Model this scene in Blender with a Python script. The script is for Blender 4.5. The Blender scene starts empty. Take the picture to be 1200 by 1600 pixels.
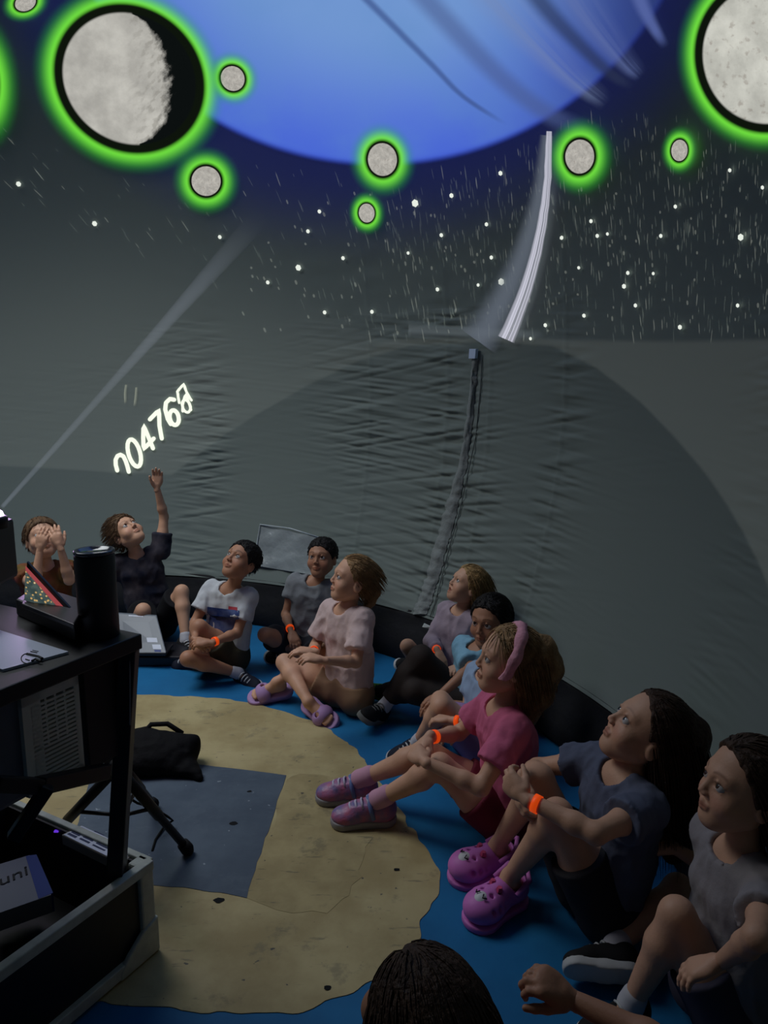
import bpy, bmesh, math, random
import numpy as np
from mathutils import Vector, Matrix
C = bpy.context.scene.collection
S = bpy.context.scene
random.seed(7)

# ------------------------------------------------------------------ camera
FPX, CH, PITCH = 1172.0, 1.5, math.radians(-10)
cam_d = bpy.data.cameras.new('camera'); cam = bpy.data.objects.new('camera', cam_d); C.objects.link(cam)
cam.location = (0, 0, CH); cam.rotation_euler = (math.radians(90) + PITCH, 0, 0)
cam_d.sensor_fit = 'HORIZONTAL'; cam_d.sensor_width = 36; cam_d.lens = 36 * FPX / 1200
cam_d.clip_start = .02
S.camera = cam
# ------------------------------------------------------------------ world, lights, exposure
w = bpy.data.worlds.new('world'); S.world = w; w.use_nodes = True
w.node_tree.nodes['Background'].inputs[0].default_value = (.3, .4, .6, 1)
w.node_tree.nodes['Background'].inputs[1].default_value = .01
S.view_settings.view_transform = 'Standard'; S.view_settings.look = 'None'
S.view_settings.exposure = 0; S.view_settings.gamma = 1; S.view_settings.use_curve_mapping = False
def area(name, loc, target, size, power, col):
    l = bpy.data.lights.new(name, 'AREA'); l.shape = 'DISK'; l.spread = math.radians(108); l.size = size; l.energy = power; l.color = col
    o = bpy.data.objects.new(name, l); C.objects.link(o); o.location = loc
    o.rotation_euler = (Vector(target) - Vector(loc)).to_track_quat('-Z', 'Y').to_euler(); return o
area('added_overhead_fill', (-2.4, 3.5, 3.5), (-1.5, 3.5, 0), 2.2, 34, (.93, .97, 1.0))  # lamp added above the view to brighten the children
pl = bpy.data.lights.new('projector_spill', 'POINT'); pl.energy = 1.6; pl.color = (.80, .50, 1.0); pl.shadow_soft_size = .05
plo = bpy.data.objects.new('projector_spill', pl); C.objects.link(plo); plo.location = (-1.22, 2.42, 1.16)

# ------------------------------------------------------------------ helpers
def V(*a): return np.array(a, float)
def nrm(v): v = np.asarray(v, float); return v / (np.linalg.norm(v) + 1e-12)
def ray(x, y):
    u = (x - 600) / FPX; v = (800 - y) / FPX
    return V(u, math.cos(PITCH) - v * math.sin(PITCH), math.sin(PITCH) + v * math.cos(PITCH))
CAM = V(0, 0, CH)
def PZ(x, y, z=0): r = ray(x, y); return CAM + r * ((z - CH) / r[2])
def PY(x, y, Y): r = ray(x, y); return CAM + r * (Y / r[1])
def lin(c):
    if isinstance(c, str): c = tuple(int(c[i:i + 2], 16) for i in (0, 2, 4))
    return tuple(((v / 255) / 12.92 if v / 255 <= .04045 else ((v / 255 + .055) / 1.055) ** 2.4) for v in c)
MATS = {}
def mat(name, col, rough=.7, var=.0, vscale=20, bump=0, bscale=60, metal=0, emit=None, estr=0, spec=.3, stretch=None, attr=None, col2=None):
    if name in MATS: return MATS[name]
    m = bpy.data.materials.new(name); m.use_nodes = True; nt = m.node_tree; N = nt.nodes; L = nt.links
    b = N['Principled BSDF']; c = lin(col); b.inputs['Roughness'].default_value = rough; b.inputs['Metallic'].default_value = metal
    b.inputs['Specular IOR Level'].default_value = spec
    b.inputs['Base Color'].default_value = (*c, 1)
    tc = N.new('ShaderNodeTexCoord'); mp = N.new('ShaderNodeMapping'); L.new(tc.outputs['Object'], mp.inputs[0])
    if stretch: mp.inputs['Scale'].default_value = stretch
    if var or col2:
        n = N.new('ShaderNodeTexNoise'); n.inputs['Scale'].default_value = vscale; n.inputs['Detail'].default_value = 5
        L.new(mp.outputs[0], n.inputs[0]); r = N.new('ShaderNodeValToRGB'); L.new(n.outputs[0], r.inputs[0])
        r.color_ramp.elements[0].position = .35; r.color_ramp.elements[1].position = .68
        c2 = lin(col2) if col2 else tuple(v * (1 + var) for v in c)
        r.color_ramp.elements[0].color = (*[v * (1 - var) for v in c], 1); r.color_ramp.elements[1].color = (*c2, 1)
        src = r.outputs[0]
    else:
        rg = N.new('ShaderNodeRGB'); rg.outputs[0].default_value = (*c, 1); src = rg.outputs[0]
    if attr:
        a = N.new('ShaderNodeAttribute'); a.attribute_name = attr
        mx = N.new('ShaderNodeMix'); mx.data_type = 'RGBA'; mx.blend_type = 'MULTIPLY'; mx.inputs[0].default_value = 1
        L.new(src, mx.inputs[6]); L.new(a.outputs['Color'], mx.inputs[7]); src = mx.outputs[2]
    L.new(src, b.inputs['Base Color'])
    if bump:
        n = N.new('ShaderNodeTexNoise'); n.inputs['Scale'].default_value = bscale; n.inputs['Detail'].default_value = 4
        L.new(mp.outputs[0], n.inputs[0]); bp = N.new('ShaderNodeBump'); bp.inputs['Strength'].default_value = bump; bp.inputs['Distance'].default_value = .01
        L.new(n.outputs[0], bp.inputs['Height']); L.new(bp.outputs[0], b.inputs['Normal'])
    if emit:
        b.inputs['Emission Color'].default_value = (*lin(emit), 1); b.inputs['Emission Strength'].default_value = estr
    MATS[name] = m; return m

def link(name, me, m, parent=None, smooth=True):
    o = bpy.data.objects.new(name, me); C.objects.link(o)
    for mm in (m if isinstance(m, (list, tuple)) else [m]): me.materials.append(mm)
    if parent is not None: o.parent = parent
    if smooth: me.polygons.foreach_set('use_smooth', [True] * len(me.polygons))
    return o
def pyd(name, vs, fs, m, parent=None, smooth=False):
    me = bpy.data.meshes.new(name); me.from_pydata([tuple(map(float, v)) for v in vs], [], [tuple(map(int, f)) for f in fs]); me.update()
    return link(name, me, m, parent, smooth)
def tag(o, label=None, cat=None, group=None, kind=None):
    if label: o['label'] = label
    if cat: o['category'] = cat
    if group: o['group'] = group
    if kind: o['kind'] = kind
    return o
def thing(name, label, cat, group=None, loc=(0, 0, 0)):
    o = bpy.data.objects.new(name, None); C.objects.link(o); o.location = loc; o.empty_display_size = .1
    bpy.context.view_layer.update() if False else None
    return tag(o, label, cat, group)
class MB:                      # collects boxes, tubes, prisms into one mesh
    def __init__(s): s.v = []; s.f = []; s.mi = []
    def add(s, vs, fs, mi=0):
        n = len(s.v); s.v += [tuple(map(float, v)) for v in vs]; s.f += [tuple(i + n for i in f) for f in fs]; s.mi += [mi] * len(fs)
    def hexa(s, b, t, mi=0):   # bottom 4, top 4 corners
        s.add(list(b) + list(t), [(3, 2, 1, 0), (4, 5, 6, 7), (0, 1, 5, 4), (1, 2, 6, 5), (2, 3, 7, 6), (3, 0, 4, 7)], mi)
    def box(s, o, X, Y, Z, mi=0):   # origin corner + three edge vectors
        o, X, Y, Z = map(np.asarray, (o, X, Y, Z)); s.hexa([o, o + X, o + X + Y, o + Y], [o + Z, o + X + Z, o + X + Y + Z, o + Y + Z], mi)
    def bar(s, a, b, w, h=None, up=(0, 0, 1), mi=0):
        a = np.asarray(a, float); b = np.asarray(b, float); h = h or w; d = nrm(b - a); x = nrm(np.cross(d, up)); y = np.cross(x, d)
        q = [x * w / 2 + y * h / 2, -x * w / 2 + y * h / 2, -x * w / 2 - y * h / 2, x * w / 2 - y * h / 2]
        s.hexa([a + k for k in q], [b + k for k in q], mi)
    def tube(s, pts, r, n=10, caps=True, mi=0):
        pts = [np.asarray(p, float) for p in pts]; rs = r if isinstance(r, (list, tuple)) else [r] * len(pts); rings = []; x = None
        for i, p in enumerate(pts):
            d = nrm(pts[min(i + 1, len(pts) - 1)] - pts[max(i - 1, 0)])
            if x is None: x = nrm(np.cross(d, (0.3, .2, 1) if abs(d[2]) < .9 else (1, .1, 0)))
            x = nrm(x - d * np.dot(x, d)); y = np.cross(d, x)
            rings += [p + rs[i] * (x * math.cos(2 * math.pi * k / n) + y * math.sin(2 * math.pi * k / n)) for k in range(n)]
        fs = [(i * n + k, i * n + (k + 1) % n, (i + 1) * n + (k + 1) % n, (i + 1) * n + k) for i in range(len(pts) - 1) for k in range(n)]
        if caps: fs += [tuple(range(n - 1, -1, -1)), tuple(range((len(pts) - 1) * n, len(pts) * n))]
        s.add(rings, fs, mi)
    def build(s, name, m, parent=None, smooth=False, bevel=0):
        o = pyd(name, s.v, s.f, m, parent, smooth)
        if isinstance(m, (list, tuple)): o.data.polygons.foreach_set('material_index', s.mi)
        if bevel:
            b = o.modifiers.new('bevel', 'BEVEL'); b.width = bevel; b.segments = 2; b.limit_method = 'ANGLE'
        return o
# ---- smooth value noise, vectorised
_rs = np.random.RandomState(3); _lat = _rs.rand(64, 64, 64).astype(np.float32) * 2 - 1
def vnoise(P):
    P = np.asarray(P); i = np.floor(P).astype(int); f = P - i; f = f * f * (3 - 2 * f); r = 0
    for dx in (0, 1):
        for dy in (0, 1):
            for dz in (0, 1):
                wgt = (f[..., 0] if dx else 1 - f[..., 0]) * (f[..., 1] if dy else 1 - f[..., 1]) * (f[..., 2] if dz else 1 - f[..., 2])
                r = r + wgt * _lat[(i[..., 0] + dx) % 64, (i[..., 1] + dy) % 64, (i[..., 2] + dz) % 64]
    return r
def sm(a, b, x): t = np.clip((x - a) / (b - a), 0, 1); return t * t * (3 - 2 * t)

# ------------------------------------------------------------------ the dome
DC, DR = V(-1.88, 1.88, 1.5), 3.108
ZB = .26                                     # top of the black base band
def dome_dist(p, d):                          # ray against the sphere, from inside
    d = nrm(d); o = p - DC; b = np.dot(o, d); return -b + math.sqrt(b * b - np.dot(o, o) + DR * DR)
def dome_px(x, y): r = nrm(ray(x, y)); return CAM + r * dome_dist(CAM, r)
def azel(p): q = np.asarray(p) - DC; return math.atan2(q[1], q[0]), math.asin(np.clip(q[2] / np.linalg.norm(q), -1, 1))
# fabric pucker columns: seams along which the cloth gathers, as (azimuth, width, strength)
def seam_az(x, y): return azel(dome_px(x, y))[0]
SEAMS = [(seam_az(575, 700), .10, 1.0), (seam_az(690, 740), .05, 1.2), (seam_az(755, 740), .05, .8), (seam_az(870, 740), .045, .8),
         (seam_az(300, 480), .06, .7), (seam_az(1190, 800), .05, .5), (seam_az(330, 800), .03, .3)]
def relief(az, el):
    x = az * DR; z = DR * el
    q = np.stack([x * 2.0, z * 30 + x * 5, x * 0 + 3.3], -1); q2 = np.stack([x * 4.2, z * 66 - x * 6, x * 0 + 9.1], -1)
    wr = (1 - 2.2 * np.abs(vnoise(q))) * .5 + vnoise(q2) * .5
    q3 = np.stack([x * 2, z * 3, x * 0 + 5.7], -1); patch = .35 + .65 * sm(-.5, .4, vnoise(q3))
    mask = az * 0 + .05
    for a, wd, st in SEAMS:
        mask = mask + st * np.exp(-((az - a) / wd) ** 2)
    fade = 1 - .82 * sm(.02, .35, el)
    seam = az * 0
    for a, wd, st in SEAMS[:4]: seam = seam - .010 * np.exp(-((az - a) / .004) ** 2)
    return (wr * patch * .016 * np.clip(mask, 0, 1.2) + seam * .5) * fade
def dome_pt(az, el, off=0):                    # inward offset
    az = np.asarray(az, float); el = np.asarray(el, float); r = DR + relief(az, el) - off
    return np.stack([DC[0] + r * np.cos(el) * np.cos(az), DC[1] + r * np.cos(el) * np.sin(az), DC[2] + r * np.sin(el)], -1)
def dpx(x, y, off=0.0): a, e = azel(dome_px(x, y)); return dome_pt(a, e, off)

def boundary(pts):
    q = sorted([azel(dome_px(x, y)) for x, y in pts], key=lambda t: t[0]); A = np.array([t[0] for t in q]); E_ = np.array([t[1] for t in q])
    return lambda az: np.interp(az, A, E_)
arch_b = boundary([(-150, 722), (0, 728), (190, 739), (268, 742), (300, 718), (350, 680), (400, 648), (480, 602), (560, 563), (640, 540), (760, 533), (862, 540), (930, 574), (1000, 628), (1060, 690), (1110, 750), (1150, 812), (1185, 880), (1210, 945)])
star_b = boundary([(-150, 560), (0, 480), (150, 470), (300, 500), (450, 560), (560, 545), (620, 531), (760, 528), (900, 533), (1050, 535), (1200, 532), (1300, 530)])
el0 = math.asin((ZB - 1.5) / DR)
a0, a1 = seam_az(-150, 700), seam_az(1330, 900)
azs = np.concatenate([np.linspace(min(a0, a1), max(a0, a1), 520), np.linspace(max(a0, a1), min(a0, a1) + 2 * math.pi, 90)[1:-1]])
els = np.concatenate([np.linspace(el0, .12, 300), np.linspace(.12, math.pi / 2 - .01, 150)[1:]])
AZ, EL = np.meshgrid(azs, els); na, ne = len(azs), len(els)
vs = dome_pt(AZ, EL).reshape(-1, 3)
i = np.arange(ne - 1)[:, None] * na; j = np.arange(na)[None, :]; j2 = (j + 1) % na
fs = np.stack([i + j, i + na + j, i + na + j2, i + j2], -1).reshape(-1, 4)
me = bpy.data.meshes.new('dome'); me.vertices.add(len(vs)); me.vertices.foreach_set('co', vs.ravel())
me.loops.add(len(fs) * 4); me.loops.foreach_set('vertex_index', fs.ravel().astype(np.int32)); me.polygons.add(len(fs))
me.polygons.foreach_set('loop_start', np.arange(0, len(fs) * 4, 4, dtype=np.int32)); me.polygons.foreach_set('loop_total', np.full(len(fs), 4, np.int32)); me.update(calc_edges=True)
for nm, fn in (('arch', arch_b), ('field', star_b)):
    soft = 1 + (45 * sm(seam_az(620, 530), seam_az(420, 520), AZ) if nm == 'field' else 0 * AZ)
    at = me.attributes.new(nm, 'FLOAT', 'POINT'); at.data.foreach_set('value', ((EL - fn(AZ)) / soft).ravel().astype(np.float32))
dm = bpy.data.materials.new('grey_dome_cloth'); dm.use_nodes = True; nt = dm.node_tree; N = nt.nodes; L = nt.links; b = N['Principled BSDF']
b.inputs['Roughness'].default_value = .75; b.inputs['Specular IOR Level'].default_value = .25; b.inputs['Base Color'].default_value = (*lin((119, 129, 124)), 1)
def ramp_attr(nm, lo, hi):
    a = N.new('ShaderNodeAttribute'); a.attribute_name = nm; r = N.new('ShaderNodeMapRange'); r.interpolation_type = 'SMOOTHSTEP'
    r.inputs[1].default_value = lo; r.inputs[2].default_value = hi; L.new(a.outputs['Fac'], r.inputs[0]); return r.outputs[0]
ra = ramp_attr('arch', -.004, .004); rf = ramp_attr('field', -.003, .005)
mx = N.new('ShaderNodeMix'); mx.data_type = 'RGBA'; L.new(ra, mx.inputs[0]); mx.inputs[6].default_value = (0, 0, 0, 1); mx.inputs[7].default_value = (*[.020 * k for k in (1, 1.07, .97)], 1)  # faint projector glow outside the arch put into the cloth; arch left as shade
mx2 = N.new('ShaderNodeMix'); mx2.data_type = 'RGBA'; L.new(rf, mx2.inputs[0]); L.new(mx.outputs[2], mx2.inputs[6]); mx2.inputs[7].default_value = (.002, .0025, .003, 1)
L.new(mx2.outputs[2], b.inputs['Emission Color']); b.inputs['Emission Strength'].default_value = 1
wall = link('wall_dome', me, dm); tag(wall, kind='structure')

# ---- projected imagery: emissive curved patches lying on the dome
def new_emit(name):
    m = bpy.data.materials.new(name); m.use_nodes = True; nt = m.node_tree; nt.nodes.clear(); return m, nt
def expr(nt):
    N = nt.nodes; L = nt.links
    def mth(op, *a):
        n = N.new('ShaderNodeMath'); n.operation = op
        for i, v in enumerate(a):
            if isinstance(v, (int, float)): n.inputs[i].default_value = v
            else: L.new(v, n.inputs[i])
        return n.outputs[0]
    def ss(v, lo, hi):
        n = N.new('ShaderNodeMapRange'); n.interpolation_type = 'SMOOTHSTEP'
        if isinstance(v, (int, float)): n.inputs[0].default_value = v
        else: L.new(v, n.inputs[0])
        n.inputs[1].default_value = lo; n.inputs[2].default_value = hi; return n.outputs[0]
    def mixc(f, a, b_, mode='MIX'):
        n = N.new('ShaderNodeMix'); n.data_type = 'RGBA'; n.blend_type = mode
        if isinstance(f, (int, float)): n.inputs[0].default_value = f
        else: L.new(f, n.inputs[0])
        for k, v in ((6, a), (7, b_)):
            if isinstance(v, tuple): n.inputs[k].default_value = (*v, 1)
            else: L.new(v, n.inputs[k])
        return n.outputs[2]
    def noise(scale, detail=4, vec=None, sc=None, rough=.5):
        tc = N.new('ShaderNodeUVMap'); mp = N.new('ShaderNodeMapping'); L.new(tc.outputs[0], mp.inputs[0])
        if sc: mp.inputs['Scale'].default_value = sc
        n = N.new('ShaderNodeTexNoise'); n.inputs['Scale'].default_value = scale; n.inputs['Detail'].default_value = detail; n.inputs['Roughness'].default_value = rough
        L.new(mp.outputs[0], n.inputs[0]); return n.outputs[0]
    def uv():
        tc = N.new('ShaderNodeUVMap'); sp = N.new('ShaderNodeSeparateXYZ'); L.new(tc.outputs[0], sp.inputs[0]); return sp.outputs[0], sp.outputs[1]
    def out(col, alpha):
        e = N.new('ShaderNodeEmission'); t = N.new('ShaderNodeBsdfTransparent'); mxs = N.new('ShaderNodeMixShader'); o = N.new('ShaderNodeOutputMaterial')
        if isinstance(col, tuple): e.inputs[0].default_value = (*col, 1)
        else: L.new(col, e.inputs[0])
        if isinstance(alpha, (int, float)): mxs.inputs[0].default_value = alpha
        else: L.new(alpha, mxs.inputs[0])
        L.new(t.outputs[0], mxs.inputs[1]); L.new(e.outputs[0], mxs.inputs[2]); L.new(mxs.outputs[0], o.inputs[0])
    return mth, ss, mixc, noise, uv, out
def disc_patch(name, cx, cy, rx, ry, rot, off, m, parent, n=28, lim=1.0, rings=14):
    vs, uvs, fs = [], [], []; ca, sa = math.cos(rot), math.sin(rot)
    for k in range(rings + 1):
        r = lim * k / rings
        for q in range(n):
            a = 2 * math.pi * q / n; u, v = r * math.cos(a), r * math.sin(a)
            X, Y = u * rx, v * ry; vs.append(dpx(cx + X * ca - Y * sa, cy - (X * sa + Y * ca), off)); uvs.append((u, v))
    for k in range(rings):
        for q in range(n): fs.append((k * n + q, k * n + (q + 1) % n, (k + 1) * n + (q + 1) % n, (k + 1) * n + q))
    o = pyd(name, vs, fs, m, parent, True); uvl = o.data.uv_layers.new(name='uv')
    for lp in o.data.loops: uvl.data[lp.index].uv = uvs[lp.vertex_index]
    return o
# the big blue planet
m, nt = new_emit('projected_planet_light'); mth, ss, mixc, noise, uv, out = expr(nt); u, v = uv()
r = mth('SQRT', mth('ADD', mth('MULTIPLY', u, u), mth('MULTIPLY', v, v)))
c = mixc(ss(r, .55, 1.0), lin((112, 150, 208)), lin((74, 104, 212)))
c = mixc(mth('MULTIPLY', ss(noise(3.2, 5), .35, .7), .35), c, lin((96, 140, 196)))
c = mixc(mth('MULTIPLY', ss(u, .1, .95), .75), c, lin((72, 92, 168)))
c = mixc(ss(r, .965, 1.0), c, lin((56, 78, 198)))
out(c, mth('MULTIPLY', mth('SUBTRACT', 1.0, ss(r, .975, 1.0)), mth('SUBTRACT', 1.0, mth('MULTIPLY', ss(u, .35, .95), .8))))
disc_patch('projected_planet', 595, -258, 520, 520, 0, .014, m, wall, n=96, rings=26)
# faint blue haze of light around the planet
m, nt = new_emit('projected_haze_light'); mth, ss, mixc, noise, uv, out = expr(nt); u, v = uv()
r = mth('SQRT', mth('ADD', mth('MULTIPLY', u, u), mth('MULTIPLY', v, v)))
out(lin((26, 32, 92)), mth('MULTIPLY', mth('SUBTRACT', 1.0, ss(r, .76, 1.0)), .5))
disc_patch('projected_blue_haze', 560, -258, 690, 680, 0, .005, m, wall, n=72, rings=20)
# rings
def strip(name, pts, w0, w1, off, m, parent=None, nx=6, sub=6):
    P = []
    for k in range(len(pts) - 1):
        p0 = np.array(pts[max(k - 1, 0)], float); p1 = np.array(pts[k], float); p2 = np.array(pts[k + 1], float); p3 = np.array(pts[min(k + 2, len(pts) - 1)], float)
        for t in np.linspace(0, 1, sub, endpoint=False):
            P.append(.5 * ((2 * p1) + (-p0 + p2) * t + (2 * p0 - 5 * p1 + 4 * p2 - p3) * t * t + (-p0 + 3 * p1 - 3 * p2 + p3) * t ** 3))
    P.append(np.array(pts[-1], float)); vs, uvs = [], []
    for k, p in enumerate(P):
        d = nrm(P[min(k + 1, len(P) - 1)] - P[max(k - 1, 0)]); nn = np.array([d[1], -d[0]]); t = k / (len(P) - 1); ww = w0 + (w1 - w0) * t
        for q in range(nx + 1):
            s_ = q / nx * 2 - 1; vs.append(dpx(*(p + nn * ww * s_ / 2), off)); uvs.append((s_, t))
    fs = [(k * (nx + 1) + q, k * (nx + 1) + q + 1, (k + 1) * (nx + 1) + q + 1, (k + 1) * (nx + 1) + q) for k in range(len(P) - 1) for q in range(nx)]
    o = pyd(name, vs, fs, m, parent, True); uvl = o.data.uv_layers.new(name='uv')
    for lp in o.data.loops: uvl.data[lp.index].uv = uvs[lp.vertex_index]
    return o
def band_mat(name, col, a, edge=.9, tip=.0, streak=0, tail=.25, skew=0):
    m, nt = new_emit(name); mth, ss, mixc, noise, uv, out = expr(nt); u, v = uv()
    al = mth('SUBTRACT', 1.0, ss(mth('ABSOLUTE', mth('ADD', u, skew)), 1 - edge, 1.0))
    al = mth('MULTIPLY', al, mth('SUBTRACT', 1.0, ss(v, 1 - tail, 1.0))) if tail else al
    if streak: al = mth('MULTIPLY', al, ss(noise(2.5, 3, sc=(streak, .15, 1)), .28, .62))
    out(lin(col), mth('MULTIPLY', al, a)); return m
strip('projected_ring', [(690, -120), (790, 0), (860, 75), (912, 125), (958, 160)], 110, 34, .022, band_mat('ring_light_a', (118, 134, 172), .62, 1.0, streak=.6, tail=.2), wall)
strip('projected_ring', [(850, -110), (915, 0), (955, 55), (988, 95), (1012, 118)], 95, 30, .022, band_mat('ring_light_b', (100, 116, 168), .7, 1.0, streak=.6, tail=.2), wall)
strip('projected_ring', [(990, -60), (1010, 0), (1030, 40), (1050, 72)], 46, 18, .022, band_mat('ring_light_c', (88, 104, 165), .8, .9, tail=.3), wall)
strip('projected_ring', [(760, -120), (850, 0), (905, 60), (960, 112), (1000, 135)], 60, 20, .020, band_mat('ring_shadow_a', (42, 50, 78), .7, .9, tail=.2), wall)
strip('projected_ring', [(520, -60), (600, 20), (680, 100), (730, 150), (800, 195)], 22, 10, .021, band_mat('ring_shadow_b', (62, 84, 140), .75, .9, tail=.2), wall)
strip('projected_ring', [(620, -60), (720, 50), (800, 130), (870, 180), (930, 200)], 60, 40, .021, band_mat('ring_shadow_c', (74, 90, 140), .6, .9, tail=.3), wall)
# thin bright ring edge-on, and its grey veil
strip('projected_ring_edge', [(866, 203), (862, 290), (850, 370), (832, 440), (812, 495), (797, 530)], 10, 30, .028, band_mat('ring_edge_light', (205, 205, 220), .95, .35, streak=2.2, tail=0), wall, nx=8)
strip('projected_ring_veil', [(858, 210), (846, 300), (824, 380), (794, 450), (765, 500), (745, 529)], 26, 84, .020, band_mat('ring_veil_light', (98, 106, 118), .72, .95, tail=0, skew=-.15), wall, nx=8)
strip('projected_light_bar', [(640, 515), (730, 519), (860, 524)], 26, 20, .012, band_mat('light_bar', (92, 100, 104), .5, .9, tail=.2), wall)

# moons
def moon_mat(name, dark, glow, white=(196, 192, 184), term=None, scale=3.0, ang=0.0):
    """dark: radius of the black disc edge inside the unit patch; the moon sits inside it; green glow outside it"""
    m, nt = new_emit(name); mth, ss, mixc, noise, uv, out = expr(nt); u, v = uv()
    r = mth('SQRT', mth('ADD', mth('MULTIPLY', u, u), mth('MULTIPLY', v, v)))
    tex = ss(noise(scale / dark, 7, rough=.6), .25, .8)
    surf = mixc(tex, lin(tuple(int(k * .80) for k in white)), lin(white))
    if term is not None:
        xr = mth('DIVIDE', mth('ADD', mth('MULTIPLY', u, math.cos(ang)), mth('MULTIPLY', v, math.sin(ang))), dark * .88)
        yr = mth('DIVIDE', mth('SUBTRACT', mth('MULTIPLY', v, math.cos(ang)), mth('MULTIPLY', u, math.sin(ang))), dark * .88)
        uu = mth('ADD', mth('DIVIDE', xr, mth('SQRT', mth('MAXIMUM', mth('SUBTRACT', 1.0, mth('MULTIPLY', yr, yr)), .03))), mth('MULTIPLY', mth('SUBTRACT', noise(7 / dark, 6, sc=(1, .6, 1), rough=.65), .5), .45))
        edge = ss(uu, term - .07, term + .10)
        crater = mth('MULTIPLY', ss(uu, term - .75, term), ss(noise(14 / dark, 4, sc=(1, .45, 1)), .48, .62))
        surf = mixc(mth('MULTIPLY', crater, .4), surf, lin((110, 106, 98)))
        surf = mixc(edge, surf, lin((12, 16, 16)))
    else: surf = mixc(mth('MULTIPLY', ss(noise(9 / dark, 5), .55, .68), .4), surf, lin((120, 105, 96)))
    inner = ss(r, dark * .86, dark * .90)
    green = mixc(ss(r, dark, dark + glow * .75), lin((118, 232, 66)), lin((44, 150, 52)))
    green = mixc(ss(r, dark - .02, dark + glow * .18), lin((30, 70, 20)), green)
    col = mixc(inner, surf, lin((14, 20, 12)))
    col = mixc(ss(r, dark * .97, dark * 1.0), col, green)
    fall = mth('SUBTRACT', 1.0, ss(r, dark + glow * .0, min(1.0, dark + glow)))
    al = mth('POWER', fall, 1.15)
    out(col, mth('MAXIMUM', al, mth('SUBTRACT', 1.0, ss(r, dark * 1.0, dark * 1.02)))); return m
mm_small = moon_mat('small_moon_light', .46, .54)
# the large half lit moon: black disc px ellipse (205,122) 117x117, tilted
mbig = moon_mat('large_moon_light', .76, .24, (200, 198, 190), term=.56, scale=2.2, ang=.75)
# separate discs so that the lit face keeps its own outline
o = disc_patch('projected_moon', 205, 121, 164, 146, -.75, .026, mbig, wall, n=64, rings=24); o['label'] = 'large half lit moon'
m, nt = None, None
mfull = moon_mat('large_full_moon_light', .78, .22, (215, 215, 205), scale=2.0)
o = disc_patch('projected_moon', 1210, 82, 146, 158, 0, .026, mfull, wall, n=64, rings=24); o['label'] = 'large full moon cut by the picture edge'
for (x, y, rx, ry, rot) in [(367, 121, 37, 40, .5), (325, 282, 46, 47, .4), (602, 248, 46, 52, .1), (577, 332, 25, 30, .1), (913, 243, 46, 54, -.1), (1071, 233, 26, 34, -.1), (42, 2, 34, 26, .4), (-32, 125, 56, 100, .1)]:
    disc_patch('projected_moon', x, y, rx * 1.22, ry * 1.22, rot, .024, mm_small, wall, n=32, rings=14)
# stars: uncountable, one part
rng = random.Random(11); sb = MB()
def ellipse_clear(x, y):
    if (x - 595) ** 2 + (y + 258) ** 2 < 535 ** 2: return False
    for (cx, cy, r_) in [(205, 122, 150), (1210, 82, 155), (325, 282, 45), (602, 248, 50), (577, 332, 28), (913, 243, 50), (1071, 233, 30)]:
        if (x - cx) ** 2 + (y - cy) ** 2 < r_ * r_: return False
    return True
def star(x, y, ln, wd, ang, mi):
    d = np.array([math.cos(ang), math.sin(ang)]); n_ = np.array([-d[1], d[0]])
    q = [(-.5, 0), (-.25, .5), (.25, .5), (.5, 0), (.25, -.5), (-.25, -.5)]
    sb.add([dpx(*(np.array([x, y]) + d * ln * a + n_ * wd * b_), .013) for a, b_ in q], [(0, 1, 2, 3, 4, 5)], mi)
def sang(x): return math.radians(48 + 37 * sm(0, 850, x) + 6 * sm(900, 1200, x))
cnt = 0
while cnt < 900:
    x = rng.uniform(-20, 1215) if rng.random() > .45 else rng.uniform(600, 1215); y = rng.uniform(180, 528)
    if x < 520:
        lim = 330 + (x / 520) * 190
        if y > lim - 20 * rng.random() or rng.random() < .5: continue
    if not ellipse_clear(x, y): continue
    star(x, y, rng.uniform(6, 26), rng.uniform(.9, 1.6), sang(x) + rng.gauss(0, .05), rng.choice([0, 0, 0, 1])); cnt += 1
for (x, y, r_) in [(651, 317, 11), (786, 440, 10), (1163, 370, 10), (468, 418, 9), (30, 287, 8), (149, 349, 8), (708, 305, 7), (785, 270, 7), (345, 370, 6), (483, 361, 6), (501, 330, 6), (685, 452, 6), (937, 368, 6), (1037, 368, 6), (927, 345, 6), (979, 447, 7), (1067, 511, 7), (1158, 477, 6), (1146, 265, 6), (855, 508, 6), (985, 426, 6), (770, 402, 6), (692, 367, 6), (538, 403, 6), (420, 441, 6), (509, 488, 6), (583, 487, 6), (1060, 322, 6), (953, 365, 5), (881, 371, 6), (832, 529, 5), (763, 350, 6), (1025, 427, 5), (1197, 292, 6), (908, 418, 5), (750, 445, 5), (997, 477, 6), (916, 493, 6), (640, 395, 5)]:
    star(x, y, r_ * 1.15, r_ * .85, sang(x), 2)
for k in range(110):
    x = rng.uniform(380, 1200); y = rng.uniform(290, 528)
    if ellipse_clear(x, y): star(x, y, rng.uniform(4, 9), rng.uniform(2, 3.5), sang(x), 1)
def add_emit(name, col):
    m, nt = new_emit(name); e = nt.nodes.new('ShaderNodeEmission'); e.inputs[0].default_value = (*lin(col), 1); t = nt.nodes.new('ShaderNodeBsdfTransparent'); a = nt.nodes.new('ShaderNodeAddShader'); o = nt.nodes.new('ShaderNodeOutputMaterial')
    nt.links.new(e.outputs[0], a.inputs[0]); nt.links.new(t.outputs[0], a.inputs[1]); nt.links.new(a.outputs[0], o.inputs[0]); return m
def flat_emit(name, col, s=1):
    m, nt = new_emit(name); *_, out = expr(nt); out(tuple(k * s for k in lin(col)), 1.0); return m
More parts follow.
